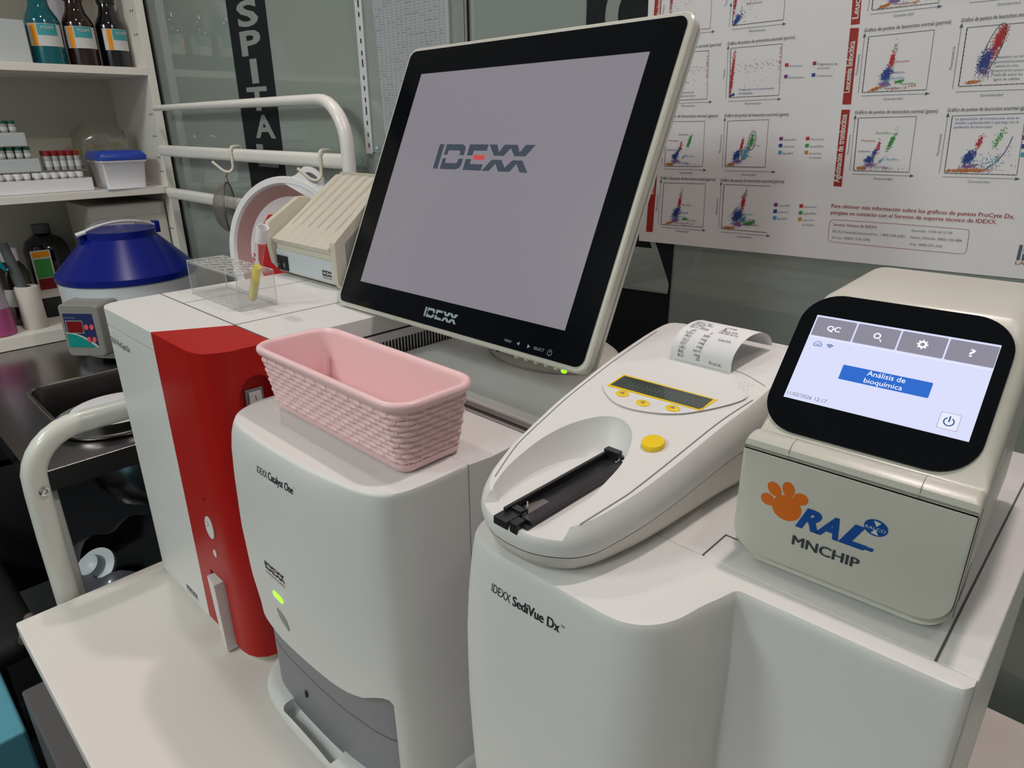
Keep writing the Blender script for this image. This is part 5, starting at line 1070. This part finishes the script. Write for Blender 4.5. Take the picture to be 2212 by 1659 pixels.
single('paper_packet', MB().box((-1.61, 0.395, SH[2] + .0005), (-1.56, 0.45, SH[2] + .19), 'page'), 'pale grey packet standing behind the brown stain bottle', 'packet', bevel=.002)
# vials
def vial_proto(capm, name, h=.048, R_=.0085):
    r = root(name, (0, 0, -5), 'x', 'vial')
    a = MB().lathe([(R_ - .001, 0), (R_, .001), (R_, h * .72), (R_ * .9, h * .76)], 'vial_glass', None, 14); a.v = [v + Vector((0, 0, -5)) for v in a.v]
    part('vial_body', a, r)
    c = MB().lathe([(R_ * .98, h * .765), (R_ * .98, h), (R_ * .88, h + .001)], capm, None, 14); c.v = [v + Vector((0, 0, -5)) for v in c.v]
    part('vial_cap', c, r)
    c = MB().lathe([(R_ + .0003, h * .2), (R_ + .0003, h * .5)], 'label_white', None, 14, False); c.v = [v + Vector((0, 0, -5)) for v in c.v]
    part('vial_label', c, r, flat=True)
    return r
def lay_vials(pr, spots, lab, grp):
    for k, (x, y, z) in enumerate(spots):
        o = pr if k == 0 else copy_tree(pr)
        o.location = (x, y, z); o['label'] = lab; o['group'] = grp
z1s = SH[1] + .0005
# white tray box with vials
tb_ = MB(); tb_.box((-1.56, 0.100, z1s), (-1.418, 0.366, z1s + .003), 'white_box')
for a, c in (((-1.421, 0.100), (-1.418, 0.366)), ((-1.56, 0.100), (-1.557, 0.366))): tb_.box((a[0], a[1], z1s + .003), (c[0], c[1], z1s + .036), 'white_plastic')
for y in (0.100, 0.363): tb_.box((-1.557, y, z1s + .003), (-1.421, y + .003, z1s + .036), 'white_plastic')
single('vial_tray', tb_, 'long low white tray full of small sample vials', 'tray')
W1 = vial_proto('white_plastic', 'white_cap_vial')
lay_vials(W1, [(-1.432 - .0205 * i, .113 + .0205 * j + (.003 if j > 5 else 0), z1s + .0035) for i in range(3) for j in range(12)], 'white capped vial in the long white tray', 'white capped vials in the tray')
b = MB(); b.box((-1.55, 0.268, z1s + .0540), (-1.440, 0.366, z1s + .0565), 'acrylic'); single('rack_plate', b, 'thin clear plate under the red capped tubes', 'plate', flat=True)
W2 = vial_proto('red_cap', 'red_cap_tube', .050, .0075)
lay_vials(W2, [(-1.452 - .018 * i, .277 + .0178 * j, z1s + .057) for i in range(3) for j in range(5)], 'red capped tube resting on the white vials', 'red capped tubes on the tray')
for (ya, yb, za, n) in ((.125, .256, z1s + .056, 'lower'), (.125, .238, z1s + .122, 'upper')):
    single('tube_box', MB().box((-1.55, ya, za), (-1.445, yb, za + .034), 'white_box'), 'white foam tube box with green caps, %s of the stack' % n, 'box', bevel=.002)
W3 = vial_proto('green_cap', 'green_cap_tube', .0285, .0085)
lay_vials(W3, [(-1.456 - .019 * i, .137 + .0195 * j, z1s + .0905) for i in range(2) for j in range(6)], 'green capped tube in the lower foam box', 'green capped tubes in the lower box')
W4 = copy_tree(W3); lay_vials(W4, [(-1.456 - .019 * i, .137 + .0195 * j, z1s + .1565) for i in range(2) for j in range(5)], 'green capped tube in the upper foam box', 'green capped tubes in the upper box')
# blue lidded box
r = shelf_item('storage_box', -1.47, 0.46, z1s, 'white plastic box with a bright blue lid on the middle shelf', 'box')
part('box_body', MB().loft([[(x, y, z1s + z) for x, y in rrect(-1.53 - d, .405 - d, -1.425 + d, .510 + d, .008, 4)] for z, d in ((0.001, 0), (.070, .006), (.074, .011), (.078, .011))], 'white_plastic'), r, ang=50)
part('lid', MB().loft([[(x, y, z1s + z) for x, y in rrect(-1.543 - d, .392 - d, -1.412 + d, .523 + d, .012, 4)] for z, d in ((.0785, 0), (.090, .001), (.103, -.008), (.104, -.014))], 'blue_lid2'), r, label='bright blue lid', ang=50)
single('paper_sheet', MB().loft([[(x, y, z1s + z) for x, y in ((-1.47, .375), (-1.395, .395), (-1.400, .53), (-1.46, .53))] for z in (0, .0008)], 'page'), 'white paper sheet lying under the blue lidded box', 'paper')
r = shelf_item('plastic_bag', -1.60, 0.45, z1s, 'clear plastic bag of yellow capped tubes behind the blue lidded box', 'bag')
part('film', MB().loft([[(-1.60 + (x) * k, .455 + y * k, z1s + z) for x, y in [(.05, -.06), (.055, 0), (.05, .07), (0, .075), (-.05, .06), (-.055, 0), (-.04, -.065), (0, -.07)]] for z, k in ((0, .8), (.05, 1.0), (.12, .95), (.155, .9), (.175, .55))], 'bag_film', True, False), r, ang=70)
W5 = vial_proto('yellow_cap', 'yellow_cap_tube', .055, .0125)
lay_vials(W5, [(-1.575, .425, z1s + .065), (-1.575, .50, z1s + .07), (-1.60, .46, z1s + .055), (-1.59, .39, z1s + .05)], 'yellow capped tube inside the clear bag', 'yellow capped tubes in the bag')
# bottom shelf
z0s = SH[0] + .0005
r = shelf_item('spray_bottle', -1.46, 0.065, z0s, 'spray bottle half full of pink liquid with a teal trigger', 'bottle')
TSp = TR(-1.462, .062, z0s)
part('liquid_section', MB().lathe([(.040, 0), (.044, .004), (.041, .075)], 'pink_liquid', TSp, 32), r, label='pink liquid showing through')
part('upper_bottle', MB().lathe([(.041, .0755), (.034, .130), (.016, .175), (.014, .200)], 'bottle_haze', TSp, 32), r, ang=50)
b = MB(); b.box((-1.475, .040, z0s + .200), (-1.450, .090, z0s + .222), 'trigger_teal'); b.tube([(-1.462, .085, z0s + .212), (-1.462, .105, z0s + .195), (-1.462, .118, z0s + .170)], [.009, .007, .004], 'trigger_teal', 10)
part('trigger', b, r, .002, label='teal spray trigger')
def drum(name, x, y, prof, m, lab, cat, capm=None, cz=None, label_=None):
    r = shelf_item(name, x, y, z0s, lab, cat); T = TR(x, y, z0s); part('bottle', MB().lathe(prof, m, T, 32), r, ang=50)
    if capm: part('cap', MB().lathe([(cz[0], cz[1]), (cz[0], cz[2])], capm, T, 24), r, .001)
    if label_:
        b = MB(); R_ = label_[0] + .0005; ps = [math.radians(label_[3] + 8 * k) for k in range(-8, 9)]
        b.add([(x + R_ * math.cos(a), y + R_ * math.sin(a), z0s + z) for a in ps for z in label_[1:3]], [(2 * k, 2 * k + 2, 2 * k + 3, 2 * k + 1) for k in range(16)], label_[4]); part('label', b, r, flat=True)
drum('dark_bottle', -1.555, 0.148, [(.036, 0), (.038, .004), (.038, .145), (.030, .165), (.020, .180)], 'brown_liquid', 'dark brown bottle with white screw cap on the lowest shelf', 'bottle', 'white_plastic', (.022, .1805, .215), (.038, .055, .105, -5, 'label_white'))
r = shelf_item('paper_roll', -1.47, 0.152, z0s, 'white crepe paper roll standing with a grey brush handle in it', 'roll')
part('roll_body', MB().lathe([(.012, .0), (.029, .0), (.030, .003), (.029, .118), (.027, .120), (.012, .119)], 'tissue', TR(-1.47, .154, z0s), 36, False), r, ang=50)
single('brush_handle', MB().tube([(-1.472, .155, z0s + .004), (-1.478, .145, z0s + .13), (-1.485, .130, z0s + .24)], [.009, .014, .012], 'tube_grey', 14), 'dark grey handle stuck into the white paper roll', 'brush')
drum('large_bottle', -1.665, 0.265, [(.055, 0), (.060, .006), (.060, .19), (.050, .215), (.022, .235)], 'dark_liquid', 'big black bottle at the back of the lowest shelf', 'bottle', 'tube_grey', (.024, .2355, .262))
r = shelf_item('flat_bottle', -1.56, 0.245, z0s, 'flat black bottle with orange and green picture label', 'bottle')
part('bottle', MB().loft([[(-1.58 + x, .225 + y, z0s + z) for x, y in rrect(-.022 + d, -.03 + d, .022 - d, .03 - d, .012, 4)] for z, d in ((0, .003), (.005, 0), (.165, 0), (.185, .012), (.21, .016))], 'black'), r, ang=50)
b = MB(); b.box((-1.5575, .200, z0s + .06), (-1.5568, .250, z0s + .20), 'card_white'); b.box((-1.5568, .204, z0s + .18), (-1.5563, .246, z0s + .196), 'label_orange'); b.box((-1.5568, .204, z0s + .12), (-1.5563, .246, z0s + .175), 'p_green'); b.box((-1.5568, .204, z0s + .085), (-1.5563, .246, z0s + .118), 'dark_red'); part('label', b, r, flat=True)
r = shelf_item('test_kit_box', -1.50, 0.47, z0s, 'white test kit carton behind the blue lidded centrifuge', 'box')
part('carton', MB().box((-1.66, .345, z0s), (-1.445, .556, z0s + .322), 'card_white'), r, .001)
b = MB(); b.box((-1.4449, .345, z0s + .284), (-1.4446, .556, z0s + .2846), 'grey_mid'); text(b, 'basic kit', (-1.4446, .460, z0s + .255), (-1.4446, .530, z0s + .255), 'p_slate', (1, 0, 0), bold=.03)
for k in range(3): b.box((-1.56 + .03 * k, .3446, z0s + .25 - .0 * k), (-1.545 + .03 * k, .3449, z0s + .30), 'grey_mid') if False else None
part('printed_text', b, r, flat=True)

# ================================================================== CENTRIFUGE
CX, CYc = -1.165, 0.333; ZC = 0.056
r = root('centrifuge', (CX, CYc, ZC), 'white round centrifuge with a blue conical lid and red digit panel', 'centrifuge')
T = TR(CX, CYc, 0)
part('body', MB().lathe([(.150, .085), (.156, .080), (.160, .092), (.1625, .120), (.163, .2590)], 'cf_white', T, 72), r, ang=50)
part('base_ring', MB().lathe([(.135, .068), (.141, .071), (.143, .100), (.138, .106)], 'white_plastic', T, 64), r, ang=50)
for a in (20, 110, 200, 290): part('foot', MB().lathe([(.020, ZC), (.024, .069)], 'black_matte', TR(CX + .10 * math.cos(math.radians(a)), CYc + .10 * math.sin(math.radians(a)), 0), 20), r)
part('lid', MB().lathe([(.1660, .2595), (.1680, .2615), (.1680, .2760), (.1640, .2800), (.0860, .3620), (.0860, .3800), (.080, .3805), (.076, .3740)], 'blue_lid', T, 96, True), r, label='glossy blue conical lid', ang=25)
part('viewing_dome', MB().lathe([(.0800, .3806), (.0770, .3880), (.060, .3980), (.035, .4050), (.003, .4075)], 'tube_glass', T, 48, False), r, label='clear dome on the lid')
b = MB(); b.tube(smooth([(CX + .01, CYc - .088, .381), (CX + .02, CYc - .055, .394), (CX + .028, CYc - .01, .402), (CX + .02, CYc + .05, .396), (CX + .005, CYc + .088, .381)], 4, False), .0035, 'white_plastic', 8); b.tube([(CX + .02, CYc - .083, .383), (CX + .015, CYc - .105, .376)], .0055, 'white_plastic', 8)
part('dome_clip', b, r)
b = MB(); b.box((CX - .01, CYc - .0985, .350), (CX + .012, CYc - .086, .381), 'blue_lid'); b.box((CX - .01, CYc + .086, .362), (CX + .012, CYc + .0985, .392), 'blue_lid'); part('lid_latch', b, r, .002)
# control box, facing the room
ang = math.radians(-50); dn = Vector((math.cos(ang), math.sin(ang), 0)); dr = Vector((-dn.y, dn.x, 0)); PC = Vector((CX, CYc, 0)) + dn * .222
def cb(u, v, w): return PC + dr * u + Vector((0, 0, v)) + dn * w
b = MB(); b.loft([[cb(x, z, w) for x, z in rrect(-.0465 - t_, .105, .0465 + t_, .232 + t_ * .3, .010, 5)] for w, t_ in ((-.075, .012), (-.004, .004), (0, .0))], 'cf_grey'); part('control_box', b, r, .002, label='grey control box', ang=50)
b = MB(); pn = dn
shape(b, [(-.040, .128), (.034, .128), (.034, .212), (-.040, .212)], PC, dr, Vector((0, 0, 1)), pn, 'navy', .0006)
shape(b, [(-.040, .128), (-.040, .166), (-.028, .165), (-.015, .162), (.0, .156), (.015, .147), (.027, .138), (.034, .130), (.034, .128)], PC, dr, Vector((0, 0, 1)), pn, 'label_white', .0008)
shape(b, [(-.040, .128), (-.040, .162), (-.028, .161), (-.015, .158), (.0, .151), (.012, .142), (.022, .134), (.028, .128)], PC, dr, Vector((0, 0, 1)), pn, 'teal', .0010)
shape(b, [(-.037, .163), (.006, .163), (.006, .195), (-.037, .195)], PC, dr, Vector((0, 0, 1)), pn, 'bezel_print', .0010); shape(b, [(-.035, .165), (.004, .165), (.004, .193), (-.035, .193)], PC, dr, Vector((0, 0, 1)), pn, 'dark_red', .0012)
text(b, 'CENTRIFUGE', cb(-.037, .200, 0), cb(-.010, .200, 0), 'bezel_print', pn, lift=.0012)
part('panel_sticker', b, r, flat=True, label='blue and teal panel with red display')
for u in (.014, .0275):
    for v in (.179, .148): part('panel_button', MB().loft([[cb(x, z, w) for x, z in ell(u, v, .0048, .0066, 18)] for w in (.0008, .0030)], 'pink_red'), r)

# ================================================================== SINK COUNTER
ZS = 0.055
r = root('sink_counter', (-0.95, 0.26, -LIFT), 'stainless steel sink counter with white legs below the cabinet', 'sink')
cut1 = MB().loft([[(x, y, z) for x, y in rrect(-1.02, .022, -.735, .33, .045, 6)] for z in (-.2, .1)], 'steel_dark')
cut2 = MB().lathe([(.118, -.2), (.118, .2)], 'steel_dark', TR(-.680, .118, 0), 48)
TO = boolean(MB().box((-1.74, -0.078, ZS - .042), (-0.532, 0.595, ZS), 'steel'), [cut1])
part('worktop', TO, r, .002)
b = MB(); b.loft([[(x, y, z) for x, y in offs(rrect(-1.02, .022, -.735, .33, .045, 6), d)] for z, d in ((ZS + .0008, .008), (ZS + .0012, 0), (ZS - .01, -.003), (ZS - .14, -.010), (ZS - .15, -.03))], 'steel_dark', False, True); part('basin', b, r, label='deep rectangular basin', ang=50)
part('basin_rim', MB().tube([(x, y, ZS + .001) for x, y in rrect(-1.026, .016, -.729, .336, .05, 8) + [rrect(-1.026, .016, -.729, .336, .05, 8)[0]]], .0022, 'chrome', 8), r)
part('underslung_bowl', MB().lathe([(.150, ZS - .043), (.148, -.06), (.135, -.125), (.105, -.175), (.06, -.195), (.004, -.20)], 'steel', TR(-.80, .20, 0), 48, False), r, label='rounded steel underside of the sink')
part('drain_tag', MB().lathe([(.007, 0), (.007, .004)], 'yellow', frame((-.72, .085, -.02), (0, 1, 0), (0, 0, 1), (1, -.4, 0)), 10), r)
for x in (-1.70, -0.565):
    for y in (-0.058, 0.57): part('leg', MB().prism(rrect(x - .014, y - .014, x + .014, y + .014, .003), -LIFT, ZS - .0425, 'white_paint'), r)
r = root('steel_bowl', (-.690, .112, ZS), 'shallow round steel bowl with a white disc on the counter', 'bowl')
part('bowl_rim', MB().lathe([(.100, ZS + .0005), (.112, ZS + .004), (.1165, ZS + .012), (.1145, ZS + .013), (.104, ZS + .005)], 'chrome', TR(-.690, .112, 0), 56), r, ang=60)
part('white_disc', MB().lathe([(.090, ZS + .0132), (.090, ZS + .017), (.08, ZS + .019)], 'white_plastic', TR(-.715, .125, 0), 48), r, label='white disc inside')
r = root('waste_bin', (-1.05, 0.08, -LIFT), 'dark waste bin with a clear bag liner below the sink', 'bin')
part('bin_body', MB().lathe([(.12, -LIFT), (.150, -.50), (.155, -.46), (.150, -.455)], 'dark_plastic', TR(-.925, .15, 0), 40), r)
part('bag_liner', MB().loft([[(-.925 + .165 * k * math.cos(a) * (1 + .05 * math.sin(5 * a)), .15 + .165 * k * math.sin(a) * (1 + .05 * math.sin(5 * a)), z + .012 * math.sin(7 * a)) for a in [2 * math.pi * i / 40 for i in range(40)]] for z, k in ((-.56, 1.0), (-.46, 1.08), (-.40, 1.0), (-.385, .8))], 'bin_bag', False, False), r, ang=80)
part('bin_contents', MB().lathe([(.030, -.02), (.050, -.01), (.050, .0), (.030, .004), (.026, .028), (.012, .034)], 'cf_white', Matrix.Translation((-.905, .040, -.392)) @ Matrix.Rotation(.7, 4, Vector((1, .6, 0))), 32), r)
# ------------------------------------------------------------------ things on the floor beside the table
r = root('office_chair', (-1.0, -0.25, -LIFT), 'black upholstered chair in the dark corner by the sink', 'chair')
part('backrest', MB().loft([[(x, y, z) for x, y in rrect(-1.16 + d, -.40 + d, -1.06 - d, .02 - d, .04, 5)] for z, d in ((-.48, .02), (-.44, 0), (-.20, 0), (-.14, .03))], 'black_matte'), r, ang=60)
part('seat', MB().loft([[(x, y, z) for x, y in rrect(-1.06 + d, -.50 + d, -.66 - d, -.12 - d, .05, 5)] for z, d in ((-.36 - .04, .02), (-.385, 0), (-.35, 0), (-.335, .02))], 'black_matte'), r, ang=60)
part('armrest', MB().tube([(-1.03, -.165, -.225), (-.86, -.165, -.215)], .020, 'wood_skin', 12), r); part('armrest', MB().tube([(-.68, -.130, -.31), (-.61, -.155, -.31)], .011, 'wood_skin', 12), r)
part('pedestal', MB().lathe([(.16, -LIFT), (.16, -.75), (.025, -.72), (.025, -.40)], 'dark_plastic', TR(-.84, -.21, 0), 24), r)
single('storage_case', MB().box((-0.62, -0.42, -LIFT), (-0.405, -0.205, -0.345), 'storage_blue'), 'light blue box standing beside the table on the floor', 'box', bevel=.006)
r = root('storage_crate', (-0.2, -0.1, -LIFT), 'dark grey crate tucked under the left table edge', 'crate')
part('box_body', MB().box((-0.400, -0.195, -LIFT), (-0.13, 0.10, -0.262), 'storage_grey'), r, .004)
part('latch', MB().box((-0.388, -0.150, -0.2618), (-0.368, -0.135, -0.2590), 'wood_skin'), r)
for o in [o for o in bpy.data.objects if o.parent is None]: o.location.z += LIFT
